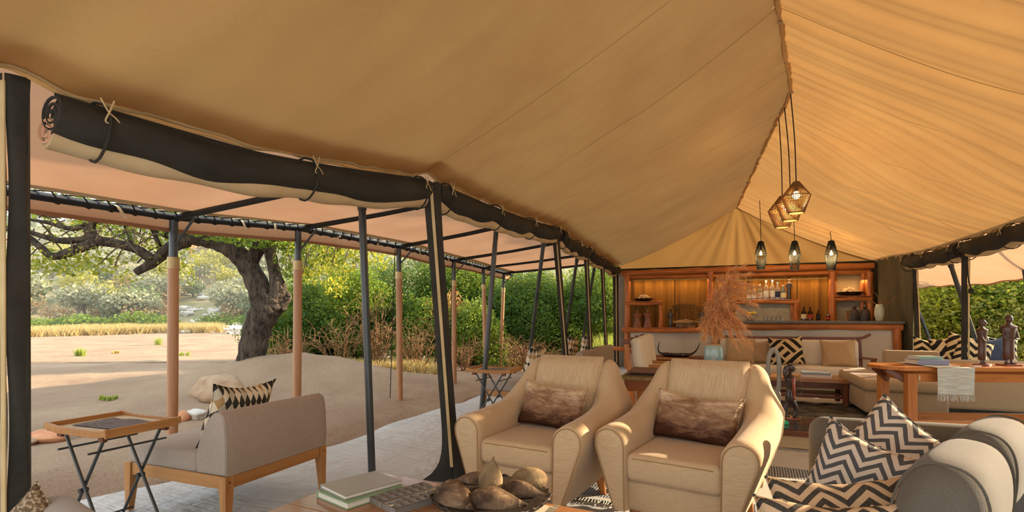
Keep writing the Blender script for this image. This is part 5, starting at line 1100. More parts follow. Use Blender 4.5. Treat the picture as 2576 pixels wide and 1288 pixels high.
def bust(label, loc, h):
    t = thing('carved_bust', label, 'sculpture', loc, 0, 'carved busts on the counter'); mb = MB(); mb.lathe([(.30*h, 0), (.31*h, .08*h), (.28*h, .35*h), (.26*h, .60*h), (.20*h, .70*h), (.09*h, .74*h), (.08*h, .80*h), (.0, .86*h)], 24, sy=.7); mb.build('robe', M('ash_dark_wood', '#57493f', '#2a211c', .5, 8, (1, 1, .5)), t)
    mb = MB(); mb.blob((0, -.01, .88*h), (.22*h, .24*h, .28*h), 2, .03, 3); mb.tube([(0, -.11*h, .90*h), (0, -.14*h, .86*h)], [.012*h, .022*h], 6); mb.build('head', m_wdk, t); return t
bust('left carved bust on the counter in front of the right alcove', OC(2149, .3), .28); bust('right carved bust on the counter beside the pale vase', OC(2176, .3), .28)
t = thing('wooden_beaker', 'small brown wooden beaker behind the left carved bust', 'beaker', OC(2137, .5)); mb = MB(); mb.lathe([(.035, 0), (.05, .17), (.044, .17), (.032, .01), (0, .01)], 18); mb.build('cup', m_wrd, t); mb = MB(); mb.lathe([(.0505, .165), (.053, .172), (.045, .173)], 18); mb.build('rim', m_wdk, t)
# ============================================================ MIDDLE OF THE TENT
f_cream = fabric('cream_upholstery', '#c9bda6', '#d8ceba', 2, 160, .4, 480, .25); f_beige = fabric('beige_upholstery', '#957b5b', '#a98f6d', 2, 160, .5, 480, .25)
# rugs
n = NT('striped_rug'); s_ = n.sep(n.coord()); q = n.math('FRACT', n.math('MULTIPLY', n.math('ADD', s_[1], .9), 1.02)); k = n.math('LESS_THAN', q, .30)
st = n.math('GREATER_THAN', n.math('SINE', n.math('ADD', n.math('MULTIPLY', s_[0], 330), n.math('MULTIPLY', n.noise(30), 6))), -.1); bl = n.mix(st, hx('#4e545e'), hx('#a9a9a6')); m_rug = n.fin(n.bsdf(n.mix(k, n.mix(n.noise(120), hx('#b6b2aa'), hx('#c9c5bc')), bl), .95, 0, .1, n.bump(n.noise(240), .6, .006)))
t = thing('striped_rug', 'pale flat woven rug with blue grey striped bands behind the armchairs', 'rug', (0, 4.22, .004), math.radians(-4)); mb = MB(); mb.grid(lambda u, v: (lerp(-1.15, 1.15, u), lerp(-.95, .95, v), .007+.002*math.sin(u*30)*math.sin(v*22)), 50, 40); mb.box(-1.15, 1.15, -.95, .95, 0, .006, .001); mb.build('weave', m_rug, t, smooth=60)
mb = MB(); r_ = random.Random(3)
for k in range(120): x = lerp(-1.14, 1.14, k/119); mb.tube([(x, .95, .005), (x+r_.uniform(-.01, .01), 1.0, .003)], .003, 4); mb.tube([(x, -.95, .005), (x+r_.uniform(-.01, .01), -1.0, .003)], .003, 4)
fr = mb.build('fringe', m_run, t); fr['kind'] = 'stuff'
n = NT('shaggy_grey_rug'); c_ = n.mix(n.step(n.noise(4, None, 5), .4, .6), hx('#4b4843'), hx('#77736c')); m_shag = n.fin(n.bsdf(c_, .95, 0, .1, n.bump(n.noise(90, None, 4), 1, .03)))
mb = MB(); mb.grid(lambda u, v: (lerp(-1.3, 1.3, u), lerp(-.85, .85, v), .014+.010*math.sin(u*55)*math.sin(v*47) if 0 < u < 1 and 0 < v < 1 else 0), 70, 50); tag(mb.build('shaggy_rug', m_shag, loc=(1.15, 7.25, .004)), 'dark grey shaggy rug under the low wooden table', 'rug')
# desk table behind the armchairs, mats, blue vase, dried grass
DT = Vector((-.19, 4.52, 0)); DZ = .72; t = thing('wooden_table', 'dark red wooden table standing behind the armchairs', 'table', DT)
mb = MB(); mb.box(-.52, .52, -.36, .36, DZ-.03, DZ, .004); mb.build('top', M('woven_top_edge', '#7a6a45', '#5e5034', .7, 40), t)
for s_ in (-1, 1):
    mb = MB(); mb.box(-.49, .49, s_*.33-.015, s_*.33+.015, DZ-.115, DZ-.03, .003); mb.build('apron', w_darkx, t)
    mb = MB(); mb.box(s_*.47-.015, s_*.47+.015, -.3, .3, DZ-.115, DZ-.03, .003); mb.build('apron', w_darky, t)
    for q in (-1, 1): mb = MB(); mb.box(s_*.45-.03, s_*.45+.03, q*.31-.03, q*.31+.03, .012, DZ-.115, .004); mb.build('leg', w_leg, t)
for k in range(3):
    mb = MB(); mb.grid(lambda u, v: (lerp(-.17, .17, u), lerp(-.23, .23, v), .004+.004*math.sin(u*6+k)), 10, 10); mb.box(-.17, .17, -.23, .23, 0, .004, .001); o = mb.build('place_mat', M('brown_striped_mat', '#86685a', '#5d4740', .9, 20, (8, .4, 1)), loc=DT+Vector((-.32+.01*k, -.05, DZ+.001+.011*k)), rot=(0, 0, .05*k)); tag(o, ['bottom brown striped mat in the stack at the left end of the table', 'middle brown striped mat in the stack', 'top brown striped mat of the stack at the left end of the table'][k], 'mat', 'stack of place mats')
VP = W(1795, 905, 4.35); VP = Vector((VP.x, VP.y, DZ+.001)); n = NT('blue_glaze'); s_ = n.sep(n.coord()); g_ = n.mix(n.step(n.math('ADD', s_[2], n.math('MULTIPLY', n.noise(14), .10)), .10, .25), hx('#5a7a84'), hx('#8fa5a0')); g_ = n.mix(n.step(s_[2], .230, .236), g_, hx('#a9875a')); m_vase = n.fin(n.bsdf(g_, .15, 0, .6, n.bump(n.noise(8), .1, .01)))
VH = .246; t = thing('vase', 'glazed blue grey vase holding dried grass behind the right armchair', 'vase', VP); mb = MB(); mb.lathe([(.048, 0), (.057, .008), (.073, .08), (.078, .14), (.073, .20), (.062, .238), (.056, VH), (.051, VH), (.053, .23), (.06, .15)], 36); mb.build('body', m_vase, t); mb = MB(); mb.lathe([(.0575, .238), (.059, .245), (.052, .2475)], 30); mb.build('rim', M('buff_clay', '#a98a60', None, .7), t)
# pampas
t = thing('dried_grass', 'tall bunch of russet dried grass plumes in the blue vase', 'dried grass', VP+Vector((0, 0, .12))); rg = np.random.default_rng(14); r_ = random.Random(14)
n = NT('russet_plume'); ri = n.n('ShaderNodeNewGeometry').outputs['Random Per Island']; c_ = n.mix(ri, hx('#cf8f58'), hx('#f0c896')); m_plume = n.fin(n.bsdf(c_, .9, 0, .1), .45, c_)
VS = []; stemb = MB(); kpx = 4.35/FPX
tips = [(1870, 668, 0), (1880, 690, .1), (1850, 700, -.1), (1835, 720, 0), (1815, 700, .1), (1800, 745, 0), (1825, 760, -.15), (1880, 735, .1), (1905, 740, 0), (1925, 725, .05), (1895, 765, -.1), (1880, 790, -.15), (1865, 815, -.2), (1880, 830, -.1), (1860, 845, -.15), (1890, 870, -.1), (1780, 770, .1), (1785, 800, -.1), (1768, 815, 0), (1800, 800, -.2), (1820, 810, -.2), (1840, 790, -.15), (1850, 770, 0), (1835, 830, -.2), (1815, 845, -.2), (1775, 840, .1), (1860, 740, .1), (1845, 735, .15), (1870, 860, -.15), (1825, 790, .1), (1800, 780, .1), (1810, 740, .1), (1850, 870, -.2), (1790, 830, -.2), (1770, 850, -.05), (1868, 710, 0), (1892, 720, .05)]
for (px, py, d) in tips:
    tip = W(px, py, 4.35+d)-VP-Vector((0, 0, .12)); side = tip.dot(RV); root = Vector((r_.uniform(-.02, .02), r_.uniform(-.02, .02), .0)); apex = Vector((0, 0, .17))+RV*(side*.42)+FV*(d*.4)+Vector((0, 0, max(tip.z, .25)*.62+.10*abs(side)))
    C_ = bez([root, Vector((side*.08, 0, .15)), apex, tip], 24); stemb.tube(C_, np.linspace(.0028, .0012, len(C_)), 4)
    nS = 130
    for j in range(nS):
        u = r_.uniform(.38, 1.0)*(len(C_)-1); i = int(min(u, len(C_)-2)); p = C_[i].lerp(C_[i+1], u-i); td = (C_[i+1]-C_[i]).normalized(); L = r_.uniform(.05, .13)*(1.15-.5*u/len(C_)); sd_ = Vector((r_.gauss(0, 1), r_.gauss(0, 1), r_.gauss(0, 1)))
        e = p+(td*.85+sd_*.30).normalized()*L+Vector((0, 0, -.25*L)); m_ = (p+e)/2+Vector((0, 0, .12*L)); w_ = td.cross(Vector((r_.gauss(0, 1), r_.gauss(0, 1), r_.gauss(0, 1)))).normalized()*.0018
        VS += [p-w_, p+w_, m_+w_, m_-w_, m_-w_, m_+w_, e+w_*.3, e-w_*.3]
        for z_ in range(2):
            b0 = p.lerp(m_, .4+.5*r_.random()); e2 = b0+(td*.6+Vector((r_.gauss(0, .5), r_.gauss(0, .5), r_.gauss(0, .5)))).normalized()*L*.4; VS += [b0-w_, b0+w_, e2+w_*.3, e2-w_*.3]
o = npmesh('plumes', [tuple(v) for v in VS], np.arange(len(VS)).reshape(-1, 4), m_plume, t); o['kind'] = 'stuff'; o = stemb.build('stems', m_plume, t); o['kind'] = 'stuff'
# low glossy table with sculptures
LT = Vector((.62, 5.62, 0)); t = thing('low_table', 'low dark glass topped table with pale wooden plinth', 'coffee table', LT); mb = MB(); mb.box(-.55, .55, -.40, .40, .125, .17, .004); mb.build('frame', w_darkx, t); mb = MB(); mb.box(-.51, .51, -.36, .36, .1705, .178, .001); mb.build('glass_top', M('smoked_glass', '#3a3f42', '#2c3032', .06, spec=.8), t); mb = MB(); mb.box(-.50, .50, -.33, .33, 0, .124, .004); mb.build('plinth', M('pale_plinth_wood', '#c2a67e', '#b3956a', .6, 8, (.1, 1, 1)), t)
LZ = .1785
# stone loop sculpture
p = W(1946, 1040, 5.2); t = thing('stone_sculpture', 'tall grey soapstone sculpture with a long oval loop', 'sculpture', (p.x, p.y, LZ)); m_soap = M('soapstone', '#8a8577', '#9c978a', .55, 3, bump=.1, bscale=30)
mb = MB(); mb.tube(bez([(-.045, 0, .28), (-.05, 0, .42), (-.045, 0, .58), (-.02, 0, .675), (.02, 0, .675), (.045, 0, .58), (.05, 0, .42), (.045, 0, .28)], 40), .021, 10)
mb.tube(bez([(-.045, 0, .32), (-.035, 0, .26), (0, 0, .235), (.035, 0, .26), (.045, 0, .32)], 14), .020, 10); mb.lathe([(.058, 0), (.060, .02), (.066, .12), (.066, .24), (.05, .28), (0, .285)], 20, sy=.55); mb.build('loop', m_soap, t, smooth=60)
mb = MB(); mb.lathe([(.07, 0), (.072, .012), (.06, .016)], 20, sy=.7); mb.build('foot', m_soap, t)
# striding carved woman with satchel strap and hoop
p = W(1988, 1052, 5.12); t = thing('carved_figure', 'dark carved walking figure with reddish arm on the low glass table', 'sculpture', (p.x, p.y, LZ), math.radians(112)); h = .56; mb = MB()
mb.lathe([(.001, .30), (.085, .30), (.10, .36), (.092, .45), (.070, .52), (.078, .60), (.098, .70), (.085, .755), (.04, .785), (.034, .83), (.001, .90)], 24, sy=.8); mb.v = [(x*h, y*h, z*h) for x, y, z in mb.v]
for s_, dy in ((-1, -.05), (1, .07)): mb.tube([Vector(q)*h for q in bez([(s_*.05, 0, .34), (s_*.05, dy*1.2-.02, .18), (s_*.045, dy, .06), (s_*.045, dy, .035)], 9)], [x*h for x in np.linspace(.052, .024, len(bez([(0, 0, 0), (0, 0, 1), (0, 0, 2), (0, 0, 3)], 9)))], 9); mb.cbox(Vector((s_*.045, dy-.03, .035))*h, (.045*h, .11*h, .035*h), .01*h, 2)
mb.tube([Vector(q)*h for q in bez([(.105, 0, .72), (.13, -.02, .60), (.12, -.09, .52), (.06, -.13, .50)], 9)], .018*h, 8)
hc = Vector((0, -.02, .905))*h; mb.blob(hc, (.105*h, .125*h, .15*h), 3, .03, 3); mb.tube([hc+Vector((0, -.058*h, .005)), hc+Vector((0, -.074*h, -.014))], [.007*h, .013*h], 6)
for s_ in (-1, 1): mb.blob(hc+Vector((s_*.02*h, -.052*h, .01)), (.016*h, .01*h, .01*h), 1, 0, 1)
mb.cbox(hc+Vector((0, -.056*h, -.03)), (.034*h, .02*h, .010*h), .003*h); mb.build('body', m_wdk, t, smooth=60)
mb = MB(); mb.blob(hc+Vector((0, .02*h, .02*h)), (.125*h, .12*h, .14*h), 6, .05, 3); mb.tube([Vector(q)*h for q in bez([(0, .05, .92), (0, .085, .85), (0, .085, .76), (0, .07, .70)], 9)], [x*h for x in np.linspace(.05, .025, len(bez([(0, 0, 0), (0, 0, 1), (0, 0, 2), (0, 0, 3)], 9)))], 10); mb.build('hair', m_wdk, t)
mb = MB(); C_ = bez([(-.10, 0, .735), (-.125, .01, .62), (-.115, .0, .50), (-.105, -.01, .42)], 10); mb.tube([Vector(q)*h for q in C_], [x*h for x in np.linspace(.030, .018, len(C_))], 9); mb.blob(Vector((-.105, -.012, .395))*h, (.04*h, .045*h, .06*h), 1, .05, 2); mb.build('reddish_arm', wood('orange_red_wood', '#b5522c', '#7a3018', 2, 10, .3, .3), t)
mb = MB(); mb.tube([Vector((-.03+.0*math.cos(a), -.14+.05*math.cos(a), .56+.13*math.sin(a)))*h for a in np.linspace(0, 2*math.pi, 30)], .006*h, 5, False); mb.build('hoop', m_wdk, t)
mb = MB(); mb.cbox((0, 0, .009), (.15, .13, .018), .003); mb.build('plinth', wood('plinth_red_wood', '#9a5a44', '#7d4432', 0, 8, .4), t)
p = W(1958, 1055, 4.95); mb = MB(); mb.cbox((0, 0, .016), (.11, .07, .032), .004); tag(mb.build('green_box', M('bright_green_card', '#38b882', None, .5), loc=(p.x+.02, p.y-.05, LZ), rot=(0, 0, .3)), 'small bright green box at the foot of the stone sculpture', 'box')
p = W(1962, 1040, 5.1); mb = MB(); mb.cbox((0, 0, .03), (.10, .05, .06), .004); tag(mb.build('card_box', M('lilac_card', '#a9a9b8', None, .5), loc=(p.x, p.y+.1, LZ), rot=(0, 0, .2)), 'small lilac box behind the bright green box', 'box')
# bench sofa by the bar
BN = Vector((1.10, 9.45, 0)); t = thing('wooden_bench', 'dark wooden bench sofa with cream cushions in front of the bar', 'bench', BN)
for s_ in (-1, 1):
    mb = MB(); mb.box(s_*1.08-.035, s_*1.08+.035, -.40, -.33, 0, .55, .005); mb.build('front_leg', w_darkz, t); mb = MB(); mb.bar((s_*1.08, .28, 0), (s_*1.06, .40, .84), .05, .06, .005); mb.build('rear_leg', w_darkz, t)
    mb = MB(); mb.bar((s_*1.08, -.42, .565), (s_*1.08, .33, .53), .085, .032, .006); mb.build('armrest', w_darky, t); mb = MB(); mb.bar((s_*1.08, -.38, .24), (s_*1.08, .30, .24), .03, .06, .004); mb.build('side_rail', w_darky, t)
mb = MB(); P_ = bez([(-1.22, .40, .905), (-1.1, .40, .845), (-.9, .40, .835), (0, .40, .83), (.9, .40, .835), (1.1, .40, .845), (1.22, .40, .905)], 40); 
for a, c in zip(P_[:-1], P_[1:]): mb.bar(a, c+(c-a)*.05, .03, .045, .003)
mb.build('top_rail', w_darkx, t); mb = MB(); mb.box(-1.05, 1.05, -.38, -.34, .21, .28, .004); mb.build('front_rail', w_darkx, t)
for k in range(14): x = lerp(-.98, .98, k/13); mb = MB(); mb.bar((x, .29, .28), (x, .385, .82), .035, .015, .002); mb.build('slat', w_darkz, t)
mb = MB(); mb.cbox((0, -.05, .345), (2.06, .68, .13), .04, 4); mb.build('seat_cushion', f_cream, t); mb = MB(); mb.cbox((0, .25, .60), (2.04, .13, .42), .05, 4, Matrix.Rotation(-.16, 3, 'X')); mb.build('back_cushion', f_cream, t)
G3 = 'scatter cushions on the wooden bench'
def bn(px, dy, z): p = AY(px, 900, BN.y+dy); return Vector((p.x, p.y, z))
pillow('plain tan cushion at the left end of the wooden bench', bn(1862, .05, .62), .1, .30, .46, .44, .15, f_tan, 41, .05, G3); pillow('taupe square cushion between tan and patterned cushions on the bench', bn(1902, .10, .60), 0, .28, .40, .40, .14, f_beige, 42, 0, G3)
pillow('black and cream geometric cushion on the wooden bench', bn(1978, -.02, .64), -.1, .33, .50, .48, .15, p_kuba, 43, -.10, G3); pillow('plain tan cushion at the right end of the wooden bench', bn(2108, .0, .61), -.15, .30, .48, .44, .15, f_tan, 44, -.05, G3)
# low wooden table with books
CL = Vector((1.06, 8.12, 0)); CZ = .37; t = thing('low_wooden_table', 'low dark wooden table with a slatted lower shelf in front of the bench', 'coffee table', CL); mb = MB(); mb.box(-.58, .58, -.28, .28, CZ-.055, CZ, .006); mb.build('top', w_tabx, t)
for s_ in (-1, 1):
    for q in (-1, 1): mb = MB(); mb.box(s_*.52-.03, s_*.52+.03, q*.23-.03, q*.23+.03, 0.016, CZ-.055, .004); mb.build('leg', w_darkz, t)
    mb = MB(); mb.box(-.5, .5, s_*.23-.015, s_*.23+.015, CZ-.13, CZ-.056, .003); mb.build('apron', w_darkx, t); mb = MB(); mb.box(-.5, .5, s_*.23-.015, s_*.23+.015, .11, .145, .003); mb.build('stretcher', w_darkx, t)
    mb = MB(); mb.box(s_*.5-.015, s_*.5+.015, -.2, .2, CZ-.13, CZ-.056, .003); mb.build('apron', w_darky, t)
for k in range(6): mb = MB(); y = -.17+k*.068; mb.box(-.5, .5, y-.025, y+.025, .147, .165, .002); mb.build('slat', w_darkx, t)
bp = CL+Vector((.22, -.03, CZ+.0005)); book('lower white book on the low wooden table', bp, math.radians(80), .27, .36, .035, '#c9b9a8'); book('upper blue grey book on the low wooden table', bp+Vector((-.01, .01, .0355)), math.radians(88), .25, .34, .03, '#7e8790')
# chairs in a row beside the shelves, low table with horns
def dchair(label, loc, rz):
    t = thing('wooden_armchair', label, 'chair', loc, rz, 'cream cushioned wooden chairs')
    for s_ in (-1, 1):
        mb = MB(); mb.bar((s_*.29, .26, 0), (s_*.29, .36, .86), .045, .055, .005); mb.build('rear_leg', w_leg, t); mb = MB(); mb.box(s_*.29-.022, s_*.29+.022, -.30, -.25, 0, .52, .004); mb.build('front_leg', w_leg, t); mb = MB(); mb.bar((s_*.29, -.33, .535), (s_*.29, .33, .53), .06, .03, .005); mb.build('armrest', w_teaky, t)
        mb = MB(); mb.cbox((s_*.29, .365, .885), (.075, .075, .05), .006); mb.build('finial', w_darkz, t)
    mb = MB(); mb.bar((-.29, .355, .83), (.29, .355, .83), .03, .06, .004); mb.build('top_rail', w_teakx, t); mb = MB(); mb.box(-.27, .27, -.29, -.26, .30, .36, .004); mb.build('front_rail', w_teakx, t)
    mb = MB(); mb.cbox((0, -.02, .41), (.52, .54, .10), .035, 3); mb.build('seat_cushion', f_cream, t); mb = MB(); mb.cbox((0, .235, .685), (.50, .13, .48), .05, 4, Matrix.Rotation(-.13, 3, 'X')); mb.build('back_cushion', f_cream, t); return t
D1 = dchair('nearest of the three cream cushioned wooden chairs in a row', (-.66, 6.72, 0), math.pi/2); copy_tree(D1, loc=(-.69, 7.42, 0), rz=math.pi/2, label='middle one of the three cream cushioned wooden chairs'); copy_tree(D1, loc=(-.71, 8.12, 0), rz=math.pi/2, label='farthest of the three cream cushioned wooden chairs')
HT_ = Vector((-.56, 9.0, 0)); HZ = .53; t = thing('wooden_stand', 'low wooden table with upturned ends behind the chairs', 'table', HT_); mb = MB(); P_ = bez([(-.45, 0, HZ-.012), (0, 0, HZ-.012), (.33, 0, HZ-.012), (.42, 0, HZ+.02), (.47, 0, HZ+.05)], 20)
for a, c in zip(P_[:-1], P_[1:]): mb.bar(a, c+(c-a)*.04, .50, .024, .002)
mb.build('top', w_darkx, t)
mb = MB(); mb.bar((-.43, 0, HZ-.07), (.45, 0, HZ-.07), .46, .03, .004); mb.build('under_board', w_darkx, t)
for s_ in (-1, 1):
    for q in (-1, 1): mb = MB(); mb.box(s_*.38-.025, s_*.38+.025, q*.2-.025, q*.2+.025, 0, HZ-.085, .004); mb.build('leg', w_darkz, t)
t = thing('horn_sculpture', 'dark carved tray with two curved horns on the low table behind the chairs', 'sculpture', HT_+Vector((-.05, -.05, HZ+.001))); mb = MB(); mb.lathe([(0, 0), (.18, 0), (.26, .03), (.25, .045), (.16, .02), (0, .015)], 28, sy=.5); mb.build('tray', m_wdk, t)
for s_, L in ((-1, .26), (1, .3)): mb = MB(); C_ = bez([(s_*.12, 0, .04), (s_*.25, 0, .05), (s_*L*1.1, 0, .13), (s_*L*(1.0 if s_ < 0 else 1.25), 0, .24)], 14); mb.tube(C_, np.linspace(.022, .004, len(C_)), 9); mb.build('horn', M('black_horn', '#25211e', None, .3), t)
for k in range(7): mb = MB(); mb.blob((-.12+k*.04, .01*math.sin(k*2), .045), (.05, .05, .035), k, .2, 2); mb.build('carved_bead', M('patterned_bead', '#57514a', '#23201d', .6, 30), t)
# beige corner sofa on the bush side
BSF = Vector((1.9, 7.55, 0)); t = thing('corner_sofa', 'beige upholstered corner sofa with chaise behind the folding table', 'sofa', (1.62, 7.15, 0))
mb = MB(); mb.cbox((.40, .62, .20), (.80, 1.30, .26), .03, 3); mb.build('chaise_base', f_beige, t); mb = MB(); mb.cbox((.40, .60, .395), (.84, 1.36, .13), .045, 4); mb.build('chaise_cushion', f_beige, t)
mb = MB(); mb.cbox((.84, 1.36, .42), (.62, .16, .62), .04, 4); mb.build('end_backrest', f_beige, t)
mb = MB(); mb.cbox((1.52, .80, .36), (1.45, .18, .60), .05, 4); mb.build('long_backrest', f_beige, t); mb = MB(); mb.cbox((1.52, 1.22, .26), (1.4, .68, .32), .05, 4); mb.build('seat', f_beige, t)
for a in (.1, .7):
    for c in (.06, 1.2): mb = MB(); mb.tube([(a, c, .08), (a, c, 0)], [.028, .02], 8); mb.build('leg', w_leg, t)
for a in (1.6, 2.1): mb = MB(); mb.tube([(a, 1.4, .11), (a, 1.4, 0)], [.028, .02], 8); mb.build('leg', w_leg, t)
G4 = 'cushions on the corner sofa'
for (px, py, D, lab, m_, rz, rl, sd_) in [(2338, 885, 7.9, 'small zigzag cushion behind the books on the corner sofa', p_zig, .1, .15, 51), (2385, 880, 7.75, 'rounded geometric print cushion in the middle of the corner sofa', p_kuba, .2, -.2, 52), (2425, 876, 7.6, 'geometric print cushion with navy side on the corner sofa', p_kuba, -.15, .25, 53), (2447, 888, 7.5, 'zigzag cushion leaning beside the shorter carved figure', p_zig, .0, .3, 54), (2490, 884, 7.7, 'navy cushion between the two carved figures', f_navy, .1, -.1, 55), (2515, 878, 7.95, 'zigzag cushion behind the navy cushion', p_zig, .0, .1, 56)]:
    pillow(lab, W(px, py, D), rz, .25, .44, .42, .17, m_, sd_, rl, G4)
# folding campaign table with runner, books and figures
CTB = Vector((2.22, 5.94, 0)); CRZ = math.radians(17); TBZ = .75; w_orx = wood('orange_wood_x', '#c07a3c', '#96551f', 0, 7, .35, .1); w_ory = wood('orange_wood_y', '#c07a3c', '#96551f', 1, 7, .35, .1); w_orz = wood('orange_wood_z', '#c07a3c', '#96551f', 2, 7, .35, .1)
t = thing('folding_table', 'orange wooden campaign table with stretchers, holding carved figures', 'table', CTB, CRZ); def_L = .78
mb = MB(); vs = [(-def_L-.12, -.10), (-def_L, -.24), (def_L, -.24), (def_L+.1, -.1), (def_L+.1, .1), (def_L, .24), (-def_L, .24), (-def_L-.12, .10)]; mb.add([(x, y, TBZ-.03) for x, y in vs]+[(x, y, TBZ) for x, y in vs], [tuple(range(8))[::-1], tuple(range(8, 16))]+[(i, (i+1) % 8, 8+(i+1) % 8, 8+i) for i in range(8)]); mb.build('top', w_orx, t, smooth=0)
for q in (-1, 1):
    mb = MB(); mb.box(-def_L+.08, def_L-.08, q*.19-.016, q*.19+.016, TBZ-.13, TBZ-.055, .004); mb.build('rail', w_orx, t); mb = MB(); mb.box(-def_L+.1, def_L-.1, q*.19-.014, q*.19+.014, .20, .28, .004); mb.build('stretcher', w_orx, t)
    for s_ in (-1, 1):
        mb = MB(); mb.box(s_*(def_L-.08)-.04, s_*(def_L-.08)+.04, q*.19-.035, q*.19+.035, 0, TBZ-.055, .005); mb.build('leg', w_orz, t)
        mb = MB(); mb.bar((s_*(def_L-.1), q*.15, TBZ-.15), (s_*(def_L+.06), q*.09, TBZ-.035), .03, .05, .004); mb.build('bracket', w_darkx, t)
        mb = MB(); mb.box(s_*(def_L-.13)-.008, s_*(def_L-.13)+.008, q*.19-.040, q*.19-.034, TBZ-.115, TBZ-.07, .001); mb.build('hinge', m_brass, t)
for s_ in (-1, 1): mb = MB(); mb.box(s_*(def_L-.08)-.02, s_*(def_L-.08)+.02, -.16, .16, .205, .275, .003); mb.build('end_rail', w_ory, t); mb = MB(); mb.box(s_*(def_L-.08)-.02, s_*(def_L-.08)+.02, -.16, .16, TBZ-.125, TBZ-.055, .003); mb.build('end_rail', w_ory, t)
def on_t(px, y, z=TBZ): # place on the table top at local y
    lo, hi = -1.2, 1.2; R3 = Matrix.Rotation(CRZ, 3, 'Z'); best = min(np.linspace(lo, hi, 480), key=lambda x: abs(CXP+FPX*(CTB+R3 @ Vector((x, y, 0))).dot(RV)/(CTB+R3 @ Vector((x, y, 0))).dot(FV)-px)); p = CTB+R3 @ Vector((best, y, 0)); p.z = z; return p
RN = on_t(2345, -.02); m_thr = M('grey_stripe_runner', '#a3a196', '#bdb9ab', .95, 14, (.3, 6, 6), bump=.4)
t = thing('table_runner', 'grey cream fringed runner hanging over the folding table under the books', 'runner', (RN.x, RN.y, TBZ+.001), CRZ); mb = MB()
def drp(u, v):
    s_ = lerp(0, .78, v); x = lerp(-.15, .15, u)
    if s_ < .50: return (x, .26-s_*1.03, .004)
    q = s_-.50; return (x+.004*math.sin(u*20), -.262-.012-.006*math.sin(u*9+q*6), .002-q*.82)
mb.grid(drp, 22, 40); mb.build('cloth', m_thr, t, smooth=60); r_ = random.Random(5)
for k in range(26): u = k/25; p = Vector(drp(u, 1)); mb = MB(); mb.tube([p, p+Vector((r_.uniform(-.006, .006), -.004, -.03)), p+Vector((r_.uniform(-.012, .012), -.004, -.058))], [.0035, .0045, .003], 4); mb.build('fringe', m_thr, t)
bk = on_t(2330, .03); book('lilac grey book at the bottom of the pair on the folding table', Vector((bk.x, bk.y, TBZ+.0065)), CRZ+math.pi/2, .19, .27, .045, '#8d8ea3'); book('pale green and lilac book on top of the pair on the folding table', Vector((bk.x-.01, bk.y+.01, TBZ+.052)), CRZ+math.pi/2+.1, .15, .22, .028, '#8fa79c')
def fgrow(label, px, y, h, rz):
    p = on_t(px, y); t = figure('carved_figure', label, 'sculpture', Vector((p.x, p.y, TBZ+.001)), h, m_fig, rz, [(.001, .12), (.095, .12), (.108, .14), (.098, .30), (.10, .50), (.118, .64), (.14, .74), (.125, .785), (.06, .81), (.042, .835), (.040, .87), (.001, .93)], base=(.30, .26, wood('plinth_red_wood', '#9a5a44', '#7d4432', 0, 8, .4)))
    for s_ in (-1, 1): mb = MB(); mb.tube([Vector((s_*.045, 0, .14))*h, Vector((s_*.05, -.01, .045))*h], [.026*h, .021*h], 8); mb.cbox(Vector((s_*.055, -.03, .042))*h, (.05*h, .11*h, .03*h), .008*h, 2); mb.build('foot', m_fig, t)
    mb = MB(); mb.lathe([(.135*h, .745*h), (.15*h, .765*h), (.12*h, .79*h), (.07*h, .80*h)], 24, sy=.7); mb.build('collar', m_fig, t); return t
m_fig = wood('brown_carved_wood', '#5a3a2c', '#33201a', 2, 9, .35, .2)
fgrow('shorter carved figure holding a bowl on the folding table', 2471, .02, .42, math.radians(55)); fgrow('taller carved figure with draped robe on the folding table', 2537, .0, .46, math.radians(20))
p = on_t(2452, -.15); mb = MB(); mb.box(-.04, .04, -.02, .02, 0, .012, .002); tag(mb.build('card', M('white_card', '#d6cfbf', None, .7), loc=(p.x, p.y-.02, TBZ+.001), rot=(0, 0, .4)), 'small white card lying on the folding table', 'card')
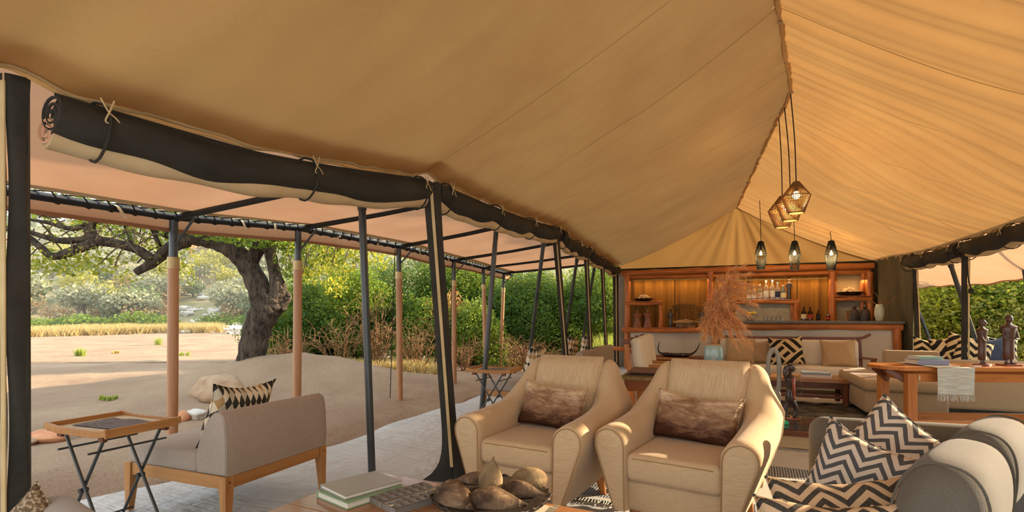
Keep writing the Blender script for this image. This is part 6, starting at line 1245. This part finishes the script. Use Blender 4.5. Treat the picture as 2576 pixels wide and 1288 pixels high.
# ============================================================ LAMPS
n = NT('lit_filament'); em = n.n('ShaderNodeEmission'); em.inputs[0].default_value = (1, .62, .24, 1); em.inputs[1].default_value = 16; n.t.links.new(em.outputs[0], n.out.inputs[0]); m_bulb = n.m
m_wire = M('amber_lit_wicker', '#5a3d1e', '#8a6432', .7, isl=.8); m_ink = M('dark_green_rattan', '#1d221f', '#2b302a', .7, isl=.8)  # lantern rods lightened to amber, the bulb glow put into their colour
def lantern(label, c, R, H, top, wf, mat, nrod, rt, rb, e, cat, name):
    """c: centre (widest ring); ends at z+H*wf and z-H*(1-wf)"""
    c = Vector(c); t = thing(name, label, 'pendant lamp', c); zt_, zb_ = H*wf, -H*(1-wf)
    for k in range(nrod):
        a = 2*math.pi*k/nrod; a2 = a+.05; d = Vector((math.cos(a), math.sin(a), 0)); mb = MB(); mb.tube([d*rt+Vector((0, 0, zt_)), d*R, Vector((math.cos(a2), math.sin(a2), 0))*rb+Vector((0, 0, zb_))], R*.034, 5); mb.build('rod', mat, t)
    for (r, z) in ((rt, zt_), (R, 0), (rb, zb_)): mb = MB(); mb.tube([(r*math.cos(a), r*math.sin(a), z) for a in np.linspace(0, 2*math.pi, 33)], R*.04, 6, False); mb.build('ring', mat, t)
    mb = MB(); mb.lathe([(rt*1.25, zt_-H*.14), (rt*1.02, zt_), (rt*.4, zt_+H*.03), (0, zt_+H*.035)], 20); mb.build('cap', mat, t)
    mb = MB(); mb.lathe([(.018, zt_-H*.30), (.02, zt_-H*.1), (.012, zt_)], 12); mb.build('socket', m_steel, t)
    mb = MB(); q = min(R*.30, .038); mb.lathe([(0, -q*1.0), (q*.7, -q*.7), (q, 0), (q*.7, q*.8), (q*.35, q*1.4), (q*.3, q*2)], 16); mb.v = [(x, y, z+H*.02) for x, y, z in mb.v]; mb.build('bulb', m_bulb, t)
    mb = MB(); L = Vector(top)-c; mb.tube(bez([Vector((0, 0, zt_)), Vector((L.x*.3, L.y*.3, lerp(zt_, L.z, .5))), L], 12), .006, 5); mb.build('cord', m_cord, t)
    ld = bpy.data.lights.new('bulb_light', 'POINT'); ld.energy = e; ld.color = (1, .66, .32); ld.shadow_soft_size = .03; lo = bpy.data.objects.new('bulb_light', ld); COL.objects.link(lo); lo.parent = t; lo.location = (0, 0, -q*2.2); return t
def rdg(y): return Vector((interp(y, RIDGE), y, interp(y, RZ)-.03))
for (px, py, D, y, lab) in [(2003, 494, 5.45, 6.15, 'brightest woven lantern hanging lowest to the right of the cluster of three'), (1988, 513, 5.75, 6.5, 'middle woven lantern half hidden in the cluster of three'), (1968, 530, 6.05, 6.85, 'leftmost woven lantern in the cluster of three')]:
    c = W(px, py, D); lantern(lab, c, .138*D/5.45*.98, .335*D/5.6, rdg(y) if 1 else None, .46, m_wire, 46, .028, .075, 11, 'pendant lamp', 'pendant_lantern')
for (px, py, lab, tpy) in [(1914, 640, 'slim dark pendant above the bar, leftmost of three', 505), (1999, 640, 'slim dark pendant above the bar, middle of three', 560), (2091, 640, 'slim dark pendant above the bar, rightmost of three', 603)]:
    c = AY(px, py, 10.75); xz = roof_z(1, c.x, 10.75)-.01; lantern(lab, c, .10, .52, (c.x-.02, 10.75, xz), .46, m_ink, 40, .045, .065, 16, 'pendant lamp', 'bar_pendant')
# warm strip lamps fixed behind the top beam of the bar shelf
for (px0, px1, e) in ((1590, 1780, 5), (1800, 2080, 6.5), (2110, 2180, 1.6)):
    x0, x1 = X_(px0), X_(px1); t = thing('strip_lamp', 'warm strip lamp behind the top beam over ' + {5: 'the left curtains', 6.5: 'the bottle curtains', 1.6: 'the right alcove'}[e], 'lamp', ((x0+x1)/2, YS-.03, Z_(697, (px0+px1)/2)-.062), group='strip lamps of the bar shelf')
    mb = MB(); mb.box(-(x1-x0)/2, (x1-x0)/2, -.012, .012, .0, .014, .002); mb.build('housing', m_brass, t)
    ld = bpy.data.lights.new('strip_light', 'AREA'); ld.shape = 'RECTANGLE'; ld.size = x1-x0; ld.size_y = .02; ld.energy = e; ld.color = (1, .58, .24); lo = bpy.data.objects.new('strip_light', ld); COL.objects.link(lo); lo.parent = t; lo.location = (0, 0, -.004); lo.rotation_euler = (math.radians(12), 0, 0)
